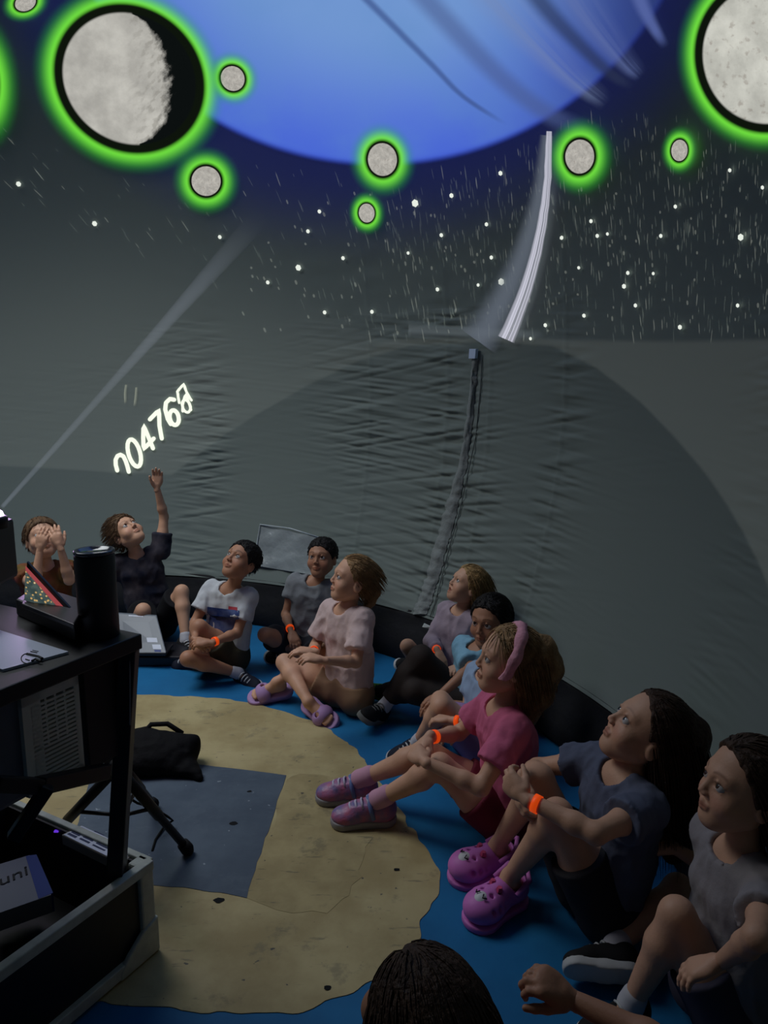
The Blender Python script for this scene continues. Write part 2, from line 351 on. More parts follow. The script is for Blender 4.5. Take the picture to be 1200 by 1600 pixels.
so = sb.build('projected_star_field', [add_emit('star_faint', (46, 50, 46)), add_emit('star_mid', (78, 80, 74)), flat_emit('star_bright', (232, 238, 228))], wall); so['kind'] = 'stuff'
# projected counter digits, traced as strokes
def zp(x, y): return (160 + x * 160 / 1200, 580 + y * 180 / 1350)
def stroke_digit(polys, name='projected_digit', wd=6.6):
    mb = MB()
    for poly in polys:
        pts = [np.array(zp(*p)) for p in poly]
        P = []
        for k in range(len(pts) - 1):
            for t in np.linspace(0, 1, 4, endpoint=False): P.append(pts[k] + (pts[k + 1] - pts[k]) * t)
        P.append(pts[-1]); rows = []
        for k, p in enumerate(P):
            d = nrm(P[min(k + 1, len(P) - 1)] - P[max(k - 1, 0)]); n_ = np.array([-d[1], d[0]])
            rows += [dpx(*(p + n_ * wd / 2), .012), dpx(*(p - n_ * wd / 2), .012)]
        mb.add(rows, [(2 * k, 2 * k + 1, 2 * k + 3, 2 * k + 2) for k in range(len(P) - 1)])
        for e in (P[0], P[-1]):
            mb.add([dpx(*(e + wd / 2 * np.array([math.cos(a), math.sin(a)])), .0118) for a in np.linspace(0, 2 * math.pi, 9)[:-1]], [tuple(range(8))])
    return mb.build(name, dig, wall)
dig = flat_emit('digit_light', (238, 246, 226), 1.15)
def ell(cx, cy, rx, ry, rot, t0=0, t1=360, n=20):
    out_ = []
    for t in np.linspace(math.radians(t0), math.radians(t1), n):
        X, Y = rx * math.cos(t), ry * math.sin(t); out_.append((cx + X * math.cos(rot) - Y * math.sin(rot), cy + X * math.sin(rot) + Y * math.cos(rot)))
    return out_
stroke_digit([[(182, 1165), (165, 1100), (163, 1040), (185, 995), (220, 980), (255, 1000), (280, 1050), (300, 1110), (318, 1180)]])
stroke_digit([ell(382, 960, 68, 165, -.28)])
stroke_digit([[(602, 905), (560, 800), (490, 635), (487, 780), (492, 915), (610, 790)]])
stroke_digit([[(565, 565), (672, 455), (678, 640), (705, 790)]])
stroke_digit([ell(850, 545, 52, 88, -.2), [(850, 335), (800, 325), (755, 370), (745, 450), (775, 560), (810, 620)]])
stroke_digit([[(910, 370), (885, 240), (960, 150), (1000, 260), (1050, 340)], [(1045, 455), (985, 260), (945, 400), (950, 470)], ell(990, 410, 45, 75, -.3)], wd=4.2)
for pts in ([(285, 160), (275, 260), (280, 390)], [(405, 190), (400, 290), (385, 420)]):
    strip('projected_reflection_mark', [zp(*p) for p in pts], 4, 5, .012, band_mat('mark_light', (150, 155, 140), .8, .6, streak=.8, tail=.3), wall)

# ---- wall fittings: zip flap, vinyl window, black base band
cloth = mat('flap_cloth', (136, 142, 140), .75, var=.08, vscale=30, bump=.3, bscale=80)
mb = MB(); path = [(743, 552), (740, 600), (731, 680), (718, 750), (704, 800), (690, 850), (676, 900), (664, 940), (656, 962)]
P = []
for k in range(len(path) - 1):
    for t in np.linspace(0, 1, 14, endpoint=False): P.append(np.array(path[k]) * (1 - t) + np.array(path[k + 1]) * t)
rows = []; nx = 12
for k, p in enumerate(P):
    t = k / len(P); wd = 9 + 12 * sm(.15, .6, t)
    for q in range(nx + 1):
        s_ = q / nx * 2 - 1; nz = vnoise(np.array([k * .45, q * .35, 2.2])) * .5 + vnoise(np.array([k * 1.1, q * .5, 7.2])) * .5
        rows.append(dpx(p[0] + s_ * wd / 2 + nz * 2.5, p[1], .004 + .02 * (1 - s_ * s_) * (.8 + .3 * nz)))
mb.add(rows, [(k * (nx + 1) + q, (k + 1) * (nx + 1) + q, (k + 1) * (nx + 1) + q + 1, k * (nx + 1) + q + 1) for k in range(len(P) - 1) for q in range(nx)])
mb.build('zip_flap', cloth, wall, True)
mb = MB(); mb.tube([dpx(x + 11 + 6 * i / 8, y + 2, .006) for i, (x, y) in enumerate(path)], .0022, 6); mb.build('zip_seam', mat('seam_dark', (70, 74, 76), .8), wall, True)
mb = MB(); mb.hexa([dpx(738, 560, .01), dpx(748, 560, .01), dpx(748, 560, .03), dpx(738, 560, .03)], [dpx(739, 545, .01), dpx(749, 545, .01), dpx(749, 545, .03), dpx(739, 545, .03)])
mb.build('zip_pull', mat('zip_pull', (200, 215, 240), .5), wall)
vin = mat('clear_vinyl', (150, 158, 160), .22, var=.12, vscale=9, bump=.9, bscale=14, spec=.9)
rows = []; ny = 22
for k in range(ny + 1):
    for q in range(ny + 1):
        u_, v_ = q / ny, k / ny; x = 409 + 92 * u_ - 10 * v_; y = 820 + 20 * u_ + (64 - 5 * u_) * v_
        rows.append(dpx(x, y, .012 + .012 * float(vnoise(np.array([u_ * 5 + v_ * 3, v_ * 3, .4])))))
mb = MB(); mb.add(rows, [(k * (ny + 1) + q, (k + 1) * (ny + 1) + q, (k + 1) * (ny + 1) + q + 1, k * (ny + 1) + q + 1) for k in range(ny) for q in range(ny)])
wn = mb.build('vinyl_window', vin, wall, True)
mb = MB(); mb.tube([dpx(x, y, .02) for x, y in [(399, 884), (404, 850), (409, 820), (455, 826), (501, 840)]], .004, 6); mb.build('window_piping', mat('piping', (190, 200, 205), .3, spec=.8), wn, True)
# black base band: a slightly bulging cloth ring from floor to dome
black = mat('black_cloth', (18, 19, 24), .75, var=.3, vscale=12, bump=.4, bscale=20)
nb = 240; rows = []; prof = [(2.80, 0.0), (2.78, .035), (2.79, .10), (2.82, .18), (2.85, .235), (2.856, .275), (2.90, .28)]
for k in range(nb):
    a = 2 * math.pi * k / nb
    for (r_, z_) in prof:
        rr = r_ + (.015 * float(vnoise(np.array([k * .21, z_ * 9, 4.4]))) if .01 < z_ < .24 else 0); rows.append((DC[0] + rr * math.cos(a), DC[1] + rr * math.sin(a), z_))
npf = len(prof); mb = MB(); mb.add(rows, [(k * npf + q, k * npf + q + 1, ((k + 1) % nb) * npf + q + 1, ((k + 1) % nb) * npf + q) for k in range(nb) for q in range(npf - 1)])
bb = mb.build('baseboard_dome', black, None, True); tag(bb, kind='structure')
p0, p1 = PY(660, 980, 3.62), PY(678, 984, 3.60)
mb = MB(); dd = p1 - p0; mb.hexa([p0, p1, p1 + V(0, .01, 0), p0 + V(0, .01, 0)], [p0 + V(.01, 0, .018), p1 + V(-.012, 0, .014), p1 + V(-.012, .01, .014), p0 + V(.01, .01, .018)])
tag(mb.build('light_leak_patch', mat('light_leak_patch', (215, 222, 220), .5)), 'tiny white card against the black base band behind the sneaker soles', 'light patch')  # pale sliver painted in place of light leaking under the wall

# ------------------------------------------------------------------ floor
def floor_mat(name, c1, c2, sc, sp=None):
    m = bpy.data.materials.new(name); m.use_nodes = True; nt = m.node_tree; N = nt.nodes; L = nt.links; b = N['Principled BSDF']; b.inputs['Roughness'].default_value = .62
    b.inputs['Specular IOR Level'].default_value = .25
    mth, ss, mixc, _, _, _ = expr(nt); tc = N.new('ShaderNodeTexCoord')
    def nz(s, d=6, r=.6, st=None):
        n = N.new('ShaderNodeTexNoise'); n.inputs['Scale'].default_value = s; n.inputs['Detail'].default_value = d; n.inputs['Roughness'].default_value = r
        if st:
            mp = N.new('ShaderNodeMapping'); mp.inputs['Scale'].default_value = st; mp.inputs['Rotation'].default_value = (0, 0, .5); L.new(tc.outputs['Object'], mp.inputs[0]); L.new(mp.outputs[0], n.inputs[0])
        else: L.new(tc.outputs['Object'], n.inputs[0])
        return n.outputs[0]
    c = mixc(ss(nz(sc), .32, .7), lin(c1), lin(c2))
    if sp:
        c = mixc(mth('MULTIPLY', ss(nz(5.5, 8, .7), .56, .66), .5), c, lin(sp[0]))
        c = mixc(mth('MULTIPLY', ss(nz(9, 5, .6, (1, 5, 1)), .62, .68), .6), c, lin(sp[0]))
        c = mixc(mth('MULTIPLY', ss(nz(38, 3, .5), .70, .74), .8), c, lin(sp[1]))
    L.new(c, b.inputs['Base Color'])
    bp = N.new('ShaderNodeBump'); bp.inputs['Strength'].default_value = .25; bp.inputs['Distance'].default_value = .004; L.new(nz(30), bp.inputs['Height']); L.new(bp.outputs[0], b.inputs['Normal'])
    return m
blue = floor_mat('blue_floor_paint', (22, 98, 148), (28, 112, 164), 3)
n = 96; mb = MB(); mb.add([(DC[0] + 2.9 * math.cos(2 * math.pi * k / n), DC[1] + 2.9 * math.sin(2 * math.pi * k / n), z_) for z_ in (0, -.05) for k in range(n)],
       [tuple(range(n)), tuple(range(2 * n - 1, n - 1, -1))] + [(k, n + k, n + (k + 1) % n, (k + 1) % n) for k in range(n)])
floor = mb.build('floor', blue); tag(floor, kind='structure')
def slab(name, px, z0, z1, m, parent, jit=0, sub=8, curve=True):
    P = [PZ(x, y, 0) for x, y in px]; Q = []
    for k in range(len(P)):
        a, b_ = P[k], P[(k + 1) % len(P)]
        pa, pb = P[k - 1], P[(k + 2) % len(P)]
        for t in np.linspace(0, 1, sub, endpoint=False):
            q = .5 * (2 * a + (b_ - pa) * t + (2 * pa - 5 * a + 4 * b_ - pb) * t * t + (-pa + 3 * a - 3 * b_ + pb) * t ** 3) if curve else a + (b_ - a) * t
            if jit > 0: q = q + V(vnoise(q * 23 + 4), vnoise(q * 23 + 11), 0) * jit
            Q.append(q)
    n_ = len(Q); mb = MB(); mb.add([(q[0], q[1], z1) for q in Q] + [(q[0], q[1], z0) for q in Q], [tuple(range(n_))[::-1]] + [(k, k + n_, (k + 1) % n_ + n_, (k + 1) % n_) for k in range(n_)])
    o = mb.build(name, m, parent)
    bm = bmesh.new(); bm.from_mesh(o.data); bmesh.ops.triangulate(bm, faces=[f for f in bm.faces if len(f.verts) > 4]); bmesh.ops.recalc_face_normals(bm, faces=bm.faces); bm.to_mesh(o.data); bm.free(); return o
beige = floor_mat('beige_floor_paint', (158, 142, 100), (184, 170, 126), 4, ((112, 108, 88), (48, 58, 70)))
slab('painted_beige_area', [(120, 1087), (215, 1086), (310, 1089), (400, 1100), (475, 1122), (530, 1150), (562, 1182), (598, 1228), (640, 1290), (668, 1325), (684, 1365), (682, 1405), (655, 1440), (648, 1470), (600, 1520), (552, 1552), (470, 1578), (400, 1586), (300, 1582), (200, 1572), (120, 1565), (0, 1540), (-300, 1400), (-300, 1160)], 0, .002, beige, floor, jit=.012)
grey = floor_mat('worn_grey_blue_paint', (72, 84, 98), (84, 97, 110), 6, ((88, 100, 112), (150, 160, 168)))
slab('painted_grey_square', [(150, 1183), (300, 1194), (447, 1212), (418, 1300), (386, 1404), (300, 1390), (235, 1383), (100, 1365)], .002, .0035, grey, floor, jit=.004, curve=False)
stain = floor_mat('dark_worn_patch', (150, 135, 95), (172, 157, 113), 7, ((98, 94, 76), (60, 60, 60)))
slab('scuffed_strip', [(452, 1212), (545, 1232), (575, 1320), (520, 1420), (392, 1400), (420, 1300)], .002, .0028, stain, floor, jit=.02)
for (x, y, r_) in [(342, 1408, .013), (365, 1288, .012), (390, 1238, .008), (620, 1360, .008), (512, 1545, .008)]:
    c_ = PZ(x, y, 0); mb = MB(); mb.add([(c_[0] + r_ * (1 + .4 * rng.random()) * math.cos(a), c_[1] + r_ * .7 * (1 + .5 * rng.random()) * math.sin(a), .0036) for a in np.linspace(0, 6.28, 11)[:-1]], [tuple(range(10))])
    mb.build('floor_chip', mat('chip_dark', (14, 18, 20), .9), floor)
# ------------------------------------------------------------------ people: distance fields meshed with surface nets
INF = .08
def cap(a, b, ra, rb=None, k=.012, clips=()): return ('cap', V(*a), V(*b), ra, ra if rb is None else rb, k, clips)
def elp(c, r, ax=None, k=.012, clips=()): return ('ell', V(*c), V(*r), ax, None, k, clips)
class Field:
    def __init__(s, lo, hi, h):
        s.lo = np.array(lo, float); s.h = h; s.n = np.ceil((np.array(hi) - s.lo) / h).astype(int) + 1; s.F = np.full(s.n, INF, np.float32)
    def sl(s, lo, hi):
        i0 = np.clip(np.floor((lo - s.lo) / s.h).astype(int), 0, s.n); i1 = np.clip(np.ceil((hi - s.lo) / s.h).astype(int) + 1, 0, s.n)
        if (i1 <= i0).any(): return None
        ax = [(s.lo[q] + s.h * np.arange(i0[q], i1[q])).astype(np.float32) for q in range(3)]
        return tuple(slice(a, b) for a, b in zip(i0, i1)), ax[0][:, None, None], ax[1][None, :, None], ax[2][None, None, :]
    def ev(s, p, off=0, pad=.03):
        if p[0] == 'cap':
            _, a, b, ra, rb, k, clips = p; m = max(ra, rb) + off + k + pad
            q = s.sl(np.minimum(a, b) - m, np.maximum(a, b) + m)
            if q is None: return None
            sl_, X, Y, Z = q; d = b - a; L2 = float(d @ d) + 1e-12
            t = np.clip(((X - a[0]) * d[0] + (Y - a[1]) * d[1] + (Z - a[2]) * d[2]) / L2, 0, 1)
            D = np.sqrt((X - a[0] - t * d[0]) ** 2 + (Y - a[1] - t * d[1]) ** 2 + (Z - a[2] - t * d[2]) ** 2) - (ra + (rb - ra) * t) - off
        else:
            _, c, r, A, _, k, clips = p; m = float(max(r)) + off + k + pad; q = s.sl(c - m, c + m)
            if q is None: return None
            sl_, X, Y, Z = q; X = X - c[0]; Y = Y - c[1]; Z = Z - c[2]; r = r + off
            if A is None: u, v, w_ = X, Y, Z
            else: u, v, w_ = [A[i][0] * X + A[i][1] * Y + A[i][2] * Z for i in range(3)]
            k0 = np.sqrt((u / r[0]) ** 2 + (v / r[1]) ** 2 + (w_ / r[2]) ** 2); k1 = np.sqrt((u / r[0] ** 2) ** 2 + (v / r[1] ** 2) ** 2 + (w_ / r[2] ** 2) ** 2)
            D = np.where(k0 < 1e-3, -float(min(r)), k0 * (k0 - 1) / np.maximum(k1, 1e-6))
            X, Y, Z = X + c[0], Y + c[1], Z + c[2]
        for (cp, cn) in clips: D = np.maximum(D, (X - cp[0]) * cn[0] + (Y - cp[1]) * cn[1] + (Z - cp[2]) * cn[2])
        return sl_, D, k
    def add(s, prims, off=0, kk=None):
        for p in prims:
            e = s.ev(p, off)
            if e is None: continue
            sl_, D, k = e; k = kk or k; F = s.F[sl_]; h = np.clip(.5 + .5 * (D - F) / k, 0, 1); s.F[sl_] = D * (1 - h) + F * h - k * h * (1 - h)
        return s
    def sub(s, prims, k=.006):
        for p in prims:
            e = s.ev(p)
            if e is None: continue
            sl_, D, _ = e; D = -D; F = s.F[sl_]; h = np.clip(.5 - .5 * (D - F) / k, 0, 1); s.F[sl_] = D * (1 - h) + F * h + k * h * (1 - h)
        return s
    def cut(s, p, n):      # keep the side where (x-p).n < 0
        a = [(s.lo[q] + s.h * np.arange(s.n[q])).astype(np.float32) for q in range(3)]
        s.F = np.maximum(s.F, (a[0][:, None, None] - p[0]) * n[0] + (a[1][None, :, None] - p[1]) * n[1] + (a[2][None, None, :] - p[2]) * n[2]); return s
    def mesh(s):
        F = s.F; F[0] = F[-1] = INF; F[:, 0] = F[:, -1] = INF; F[:, :, 0] = F[:, :, -1] = INF
        I = F < 0; n = s.n; c = np.zeros(n - 1, np.int8)
        for d in np.ndindex(2, 2, 2): c += I[d[0]:n[0] - 1 + d[0], d[1]:n[1] - 1 + d[1], d[2]:n[2] - 1 + d[2]]
        act = (c > 0) & (c < 8); ix = np.argwhere(act); idx = np.full(n - 1, -1, np.int64); idx[act] = np.arange(len(ix))
        acc = np.zeros((len(ix), 3)); cn = np.zeros(len(ix)); cor = {d: F[ix[:, 0] + d[0], ix[:, 1] + d[1], ix[:, 2] + d[2]] for d in np.ndindex(2, 2, 2)}
        for d in np.ndindex(2, 2, 2):
            for a in range(3):
                if d[a]: continue
                e = list(d); e[a] = 1; f0, f1 = cor[d], cor[tuple(e)]; x = (f0 < 0) != (f1 < 0); t = np.where(x, f0 / np.where(x, f0 - f1, 1), 0)
                p = np.array(d, float)[None].repeat(len(ix), 0); p[:, a] += t; acc += p * x[:, None]; cn += x
        Vv = s.lo + s.h * (ix + acc / cn[:, None]); Q = []
        for a in range(3):
            b_, c_ = (a + 1) % 3, (a + 2) % 3; s0 = [slice(1, n[q] - 1) for q in range(3)]; s0[a] = slice(0, n[a] - 1); s1 = list(s0); s1[a] = slice(1, n[a])
            A0, A1 = I[tuple(s0)], I[tuple(s1)]
            for flip, M_ in ((0, A0 & ~A1), (1, ~A0 & A1)):
                g = np.argwhere(M_)
                if not len(g): continue
                g = g + np.array([0 if q == a else 1 for q in range(3)])
                def cell(db, dc): h_ = g.copy(); h_[:, b_] += db; h_[:, c_] += dc; return idx[h_[:, 0], h_[:, 1], h_[:, 2]]
                q = np.stack([cell(-1, -1), cell(0, -1), cell(0, 0), cell(-1, 0)], 1); Q.append(q[:, ::-1] if flip else q)
        return Vv, np.concatenate(Q) if Q else np.zeros((0, 4), int)
def vnormals(Vv, Q):
    nn = np.cross(Vv[Q[:, 2]] - Vv[Q[:, 0]], Vv[Q[:, 3]] - Vv[Q[:, 1]]); N_ = np.zeros_like(Vv)
    for q in range(4): np.add.at(N_, Q[:, q], nn)
    return N_ / (np.linalg.norm(N_, axis=1, keepdims=True) + 1e-12)
def relax(Vv, Q, it=1, f=.5):
    for _ in range(it):
        A = np.zeros_like(Vv); c = np.zeros(len(Vv))
        for q in range(4):
            for r_ in ((q + 1) % 4,):
                np.add.at(A, Q[:, q], Vv[Q[:, r_]]); np.add.at(A, Q[:, r_], Vv[Q[:, q]]); np.add.at(c, Q[:, q], 1); np.add.at(c, Q[:, r_], 1)
        Vv = Vv * (1 - f) + f * A / np.maximum(c, 1)[:, None]
    return Vv
def npmesh(name, Vv, Q, m, parent, tint=None):
    me = bpy.data.meshes.new(name); me.vertices.add(len(Vv)); me.vertices.foreach_set('co', Vv.astype(np.float32).ravel())
    me.loops.add(len(Q) * 4); me.loops.foreach_set('vertex_index', Q.ravel().astype(np.int32)); me.polygons.add(len(Q))
    me.polygons.foreach_set('loop_start', np.arange(0, len(Q) * 4, 4, dtype=np.int32)); me.polygons.foreach_set('loop_total', np.full(len(Q), 4, np.int32)); me.update(calc_edges=True)
    if tint is not None:
        ca = me.color_attributes.new('tint', 'FLOAT_COLOR', 'POINT'); ca.data.foreach_set('color', np.concatenate([tint, np.ones((len(tint), 1))], 1).astype(np.float32).ravel())
    return link(name, me, m, parent)
def bounds(prims, m):
    lo, hi = [], []
    for p in prims:
        if p[0] == 'cap':
            r_ = max(p[3], p[4]); lo.append(np.minimum(p[1], p[2]) - r_); hi.append(np.maximum(p[1], p[2]) + r_)
        else: r_ = max(p[2]); lo.append(p[1] - r_); hi.append(p[1] + r_)
    return np.min(lo, 0) - m, np.max(hi, 0) + m
def solid(name, prims, h, m, parent, off=0, kk=None, sub=None, subk=.006, cuts=(), fold=0, foldf=14, rel=0, tint=None, stretch=(1, 1, 1)):
    lo, hi = bounds(prims, .02 + off); F = Field(lo, hi, h).add(prims, off, kk)
    for p, n in cuts: F.cut(p, n)
    if sub: F.sub(sub, subk)
    Vv, Q = F.mesh()
    if not len(Q): return None
    if rel: Vv = relax(Vv, Q, rel)
    if fold:
        N_ = vnormals(Vv, Q); st = np.array(stretch); nz = 1 - np.abs(vnoise(Vv * foldf * st + 7)) * 2; nz = nz * .6 + .4 * vnoise(Vv * foldf * 2.3 * st + 3)
        Vv = Vv + N_ * (nz * fold)[:, None]
    return npmesh(name, Vv, Q, m, parent, tint(Vv) if tint else None)
def ik(a, c, l1, l2, pole):
    a, c, pole = map(lambda q: np.asarray(q, float), (a, c, pole)); d = c - a; D = np.linalg.norm(d); D2 = min(D, (l1 + l2) * .998); d = d / D; c2 = a + d * D2
    x = (l1 * l1 - l2 * l2 + D2 * D2) / (2 * D2); h = math.sqrt(max(l1 * l1 - x * x, 0)); pn = pole - a; pn = nrm(pn - d * (pn @ d)); return a + d * x + pn * h, c2, D
def rot_about(v, ax, ang): ax = nrm(ax); return v * math.cos(ang) + np.cross(ax, v) * math.sin(ang) + ax * (ax @ v) * (1 - math.cos(ang))
def hand_prims(wr, d, n, side, s, curl=.5, thumb_in=.3, spread=1.0):
    d = nrm(d); n = nrm(n - d * (n @ d)); t = np.cross(d, n) * (1 if side == 'r' else -1); P_ = []
    w0 = wr
    P_ += [cap(w0 - d * .01 * s, w0 + d * .02 * s, .0165 * s, .0155 * s, k=.01),
           elp(w0 + d * .042 * s, (.034 * s, .029 * s, .0135 * s), np.array([d, t, n]), k=.01),
           cap(w0 + d * .02 * s + t * .008 * s, w0 + d * .06 * s + t * .020 * s, .011 * s, .010 * s, k=.008), cap(w0 + d * .02 * s - t * .008 * s, w0 + d * .058 * s - t * .017 * s, .011 * s, .0095 * s, k=.008)]
    for q, (o_, l_) in enumerate([(.0215, .048), (.0075, .054), (-.0065, .051), (-.0195, .040)]):
        p = w0 + d * (.064 - .004 * abs(q - 1)) * s + t * o_ * s; dd = nrm(d + t * o_ * 5 * spread); L_ = l_ * s * np.array([.44, .31, .25]); r_ = np.array([.0078, .0072, .0066, .0055]) * s * (1 if q < 3 else .88)
        ax = np.cross(dd, n)
        for g, bend in enumerate((.75, 1.1, .7)):
            dd = rot_about(dd, ax, curl * bend); p2 = p + dd * L_[g]; P_.append(cap(p, p2, r_[g], r_[g + 1], k=.0025 if g else .005)); p = p2
    p = w0 + d * .014 * s + t * .016 * s + n * .004 * s; dd = nrm(d * .75 + t * (.75 - thumb_in) + n * (.2 + thumb_in))
    p2 = p + dd * .028 * s; P_.append(cap(p, p2, .0115 * s, .009 * s, k=.008)); dd = nrm(dd + d * .5 + n * .15 * curl); p3 = p2 + dd * .021 * s; P_.append(cap(p2, p3, .0085 * s, .0078 * s, k=.004))
    dd = nrm(dd + d * .3 + n * .3 * curl); P_.append(cap(p3, p3 + dd * .016 * s, .0077 * s, .006 * s, k=.003)); return P_

SK = {}
def skin(name, col): return mat(name, col, .52, var=.05, vscale=18, bump=.08, bscale=160, attr='tint', spec=.35)
def make_eye(parent, c, f, up, r, iris, gaze):
    g = nrm(gaze); x = nrm(np.cross(g, up)); y = np.cross(x, g); mb = MB(); n, rg = 18, 12; R_ = np.array([x, y, g]).T
    vs = [c + g * r]; fs = []
    for k in range(1, rg):
        th = math.pi * k / rg
        vs += [c + R_ @ V(r * math.sin(th) * math.cos(2 * math.pi * q / n), r * math.sin(th) * math.sin(2 * math.pi * q / n), r * math.cos(th)) for q in range(n)]
    vs.append(c - g * r); o = len(vs) - 1
    fs += [(0, 1 + q, 1 + (q + 1) % n) for q in range(n)]; mi = [2] * n
    for k in range(rg - 2):
        fs += [(1 + k * n + q, 1 + (k + 1) * n + q, 1 + (k + 1) * n + (q + 1) % n, 1 + k * n + (q + 1) % n) for q in range(n)]; mi += [1 if k < 1 else 0] * n
    fs += [(o, 1 + (rg - 2) * n + (q + 1) % n, 1 + (rg - 2) * n + q) for q in range(n)]; mi += [0] * n
    mb.add(vs, fs); mb.mi = mi
    return mb.build('eye', [mat('eye_white', (205, 200, 196), .25, spec=.6), mat('iris_' + iris, {'brown': (62, 40, 26), 'blue': (58, 72, 86)}[iris], .2, spec=.7), mat('pupil', (8, 8, 10), .15, spec=.8)], parent, True)

def human(sp):
    s = sp.get('s', 1.0); Lb = sp['label']; root = thing('person', Lb, 'person', sp.get('group'), tuple(sp['pel'] * V(1, 1, 0))); off = root.location.copy()
    def par(o):
        if o is not None and o.parent is root: o.matrix_parent_inverse = Matrix.Translation(-off)
        return o
    pel, nk = sp['pel'], sp['neck']; f = nrm(sp['fwd'] * V(1, 1, 0)); u = nrm(nk - pel); fs_ = nrm(sp.get('chest_fwd', sp['fwd']) * V(1, 1, 0))
    lat = nrm(np.cross(V(0, 0, 1), f)); latc = np.cross(V(0, 0, 1), fs_); latc = nrm(latc - u * (latc @ u)); fc = np.cross(latc, u)     # lat points to the person's left
    fat = sp.get('fat', 1.0); waist = pel + (nk - pel) * .38 - fc * .012 * s; chest = pel + (nk - pel) * .72 - fc * .006 * s
    lm = nrm(lat + latc)
    torso = [cap(pel + lat * .05 * s, waist + lm * .040 * s, .072 * s * fat, .060 * s * fat, k=.05), cap(pel - lat * .05 * s, waist - lm * .040 * s, .072 * s * fat, .060 * s * fat, k=.05),
             cap(waist + lm * .040 * s, chest + latc * .045 * s, .060 * s * fat, .062 * s, k=.05), cap(waist - lm * .040 * s, chest - latc * .045 * s, .060 * s * fat, .062 * s, k=.05)]
    sh = {}; base = nk - u * .045 * s
    for sd, sg in (('l', 1), ('r', -1)):
        sh[sd] = base + latc * sg * .105 * s + sp.get('sh_' + sd, V(0, 0, 0)) * s
        torso.append(cap(chest + latc * sg * .04 * s, base + latc * sg * .03 * s, .06 * s, .042 * s, k=.04)); torso.append(cap(base + latc * sg * .03 * s, sh[sd], .040 * s, .036 * s, k=.03))
    # head frame
    hc = sp['head']; lf = nrm(sp['look']); hu = sp.get('hup', V(0, 0, 1)); hl = nrm(np.cross(hu, lf)); hu = np.cross(lf, hl); hs = s * sp.get('hs', 1.0)
    HR = np.array([hl, lf, hu])                      # rows: head x (left), y (front), z (up)
    def hp(x, y, z): return hc + (hl * x + lf * y + hu * z) * hs
    nb = hp(0, -.022, -.055); neck = [cap(nk - u * .03 * s, nb, .036 * s, .032 * s, k=.025)]
    # limbs
    arms, hands, segs = [], [], {}
    for sd, sg in (('l', 1), ('r', -1)):
        w_ = sp.get('w' + sd)
        if w_ is None: continue
        el, wr, D = ik(sh[sd], w_, .185 * s, .165 * s, sp['e' + sd]); segs['a' + sd] = (sh[sd], el, wr)
        if D > .352 * s: print('ARM far', Lb[:30], sd, round(D / (.35 * s), 2))
        fd = nrm(wr - el); arms += [cap(sh[sd], sh[sd] + (el - sh[sd]) * .5, .033 * s, .029 * s, k=.02), cap(sh[sd] + (el - sh[sd]) * .5, el, .029 * s, .0235 * s, k=.015), cap(el, el + fd * .05 * s, .0235 * s, .0245 * s, k=.015), cap(el + fd * .05 * s, wr, .0245 * s, .0165 * s, k=.015)]
        hd = sp.get('hd' + sd, (fd, V(0, 0, -1), .5)); hands.append((wr, hand_prims(wr + fd * .008, hd[0], hd[1], sd, s, *hd[2:])))
    legs, feet = [], []
    for sd, sg in (('l', 1), ('r', -1)):
        a_ = sp.get('a' + sd)
        if a_ is None: continue
        hip = pel + lat * sg * .062 * s + f * .015 * s - V(0, 0, .012 * s); kn, an, D = ik(hip, a_, .275 * s * sp.get('lk', 1), .265 * s * sp.get('lk', 1), sp['k' + sd]); segs['l' + sd] = (hip, kn, an)
        if D > .545 * s: print('LEG far', Lb[:30], sd, round(D / (.54 * s), 2))
        d2 = nrm(an - kn); back = nrm(-(kn - (hip + an) / 2))
        legs += [cap(hip, hip + (kn - hip) * .5, .062 * s, .054 * s, k=.035), cap(hip + (kn - hip) * .5, kn, .053 * s, .037 * s, k=.025), cap(kn, kn + d2 * .08 * s, .036 * s, .037 * s, k=.02),
                 cap(kn + d2 * .08 * s + back * .006 * s, an, .038 * s, .0215 * s, k=.02)]
        td = nrm(sp['t' + sd]); fu = -d2; fu = nrm(fu - td * (fu @ td)) if abs(fu @ td) < .95 else nrm(V(0, 0, 1) - td * td[2]); 
        if 'fu' + sd in sp: fu = nrm(sp['fu' + sd] - td * (sp['fu' + sd] @ td))
        fl = np.cross(fu, td); feet.append((sd, an, td, fu, fl))
    footp = []
    for sd, an, td, fu, fl in feet:
        footp += [cap(an, an - fu * .03 * s - td * .018 * s, .023 * s, .024 * s, k=.015), cap(an - fu * .015 * s, an + td * .09 * s - fu * .042 * s, .024 * s, .015 * s, k=.015), cap(an - fu * .035 * s - td * .015 * s, an + td * .09 * s - fu * .042 * s + fl * .012 * s, .02 * s, .014 * s, k=.015), cap(an - fu * .035 * s, an + td * .085 * s - fu * .044 * s - fl * .014 * s, .018 * s, .013 * s, k=.015)]
        footp += [cap(an + td * .09 * s - fu * .044 * s + fl * o_ * s, an + td * (.118 - abs(o_) * .3) * s - fu * .047 * s + fl * o_ * s, .0085 * s, .0075 * s, k=.003) for o_ in (-.02, -.009, .001, .011, .021)]
    h = sp.get('h', .006)
    bp = torso + neck + arms + legs + footp; lo, hi = bounds(bp, .02); F = Field(lo, hi, h).add(bp); V0, Q0 = F.mesh()
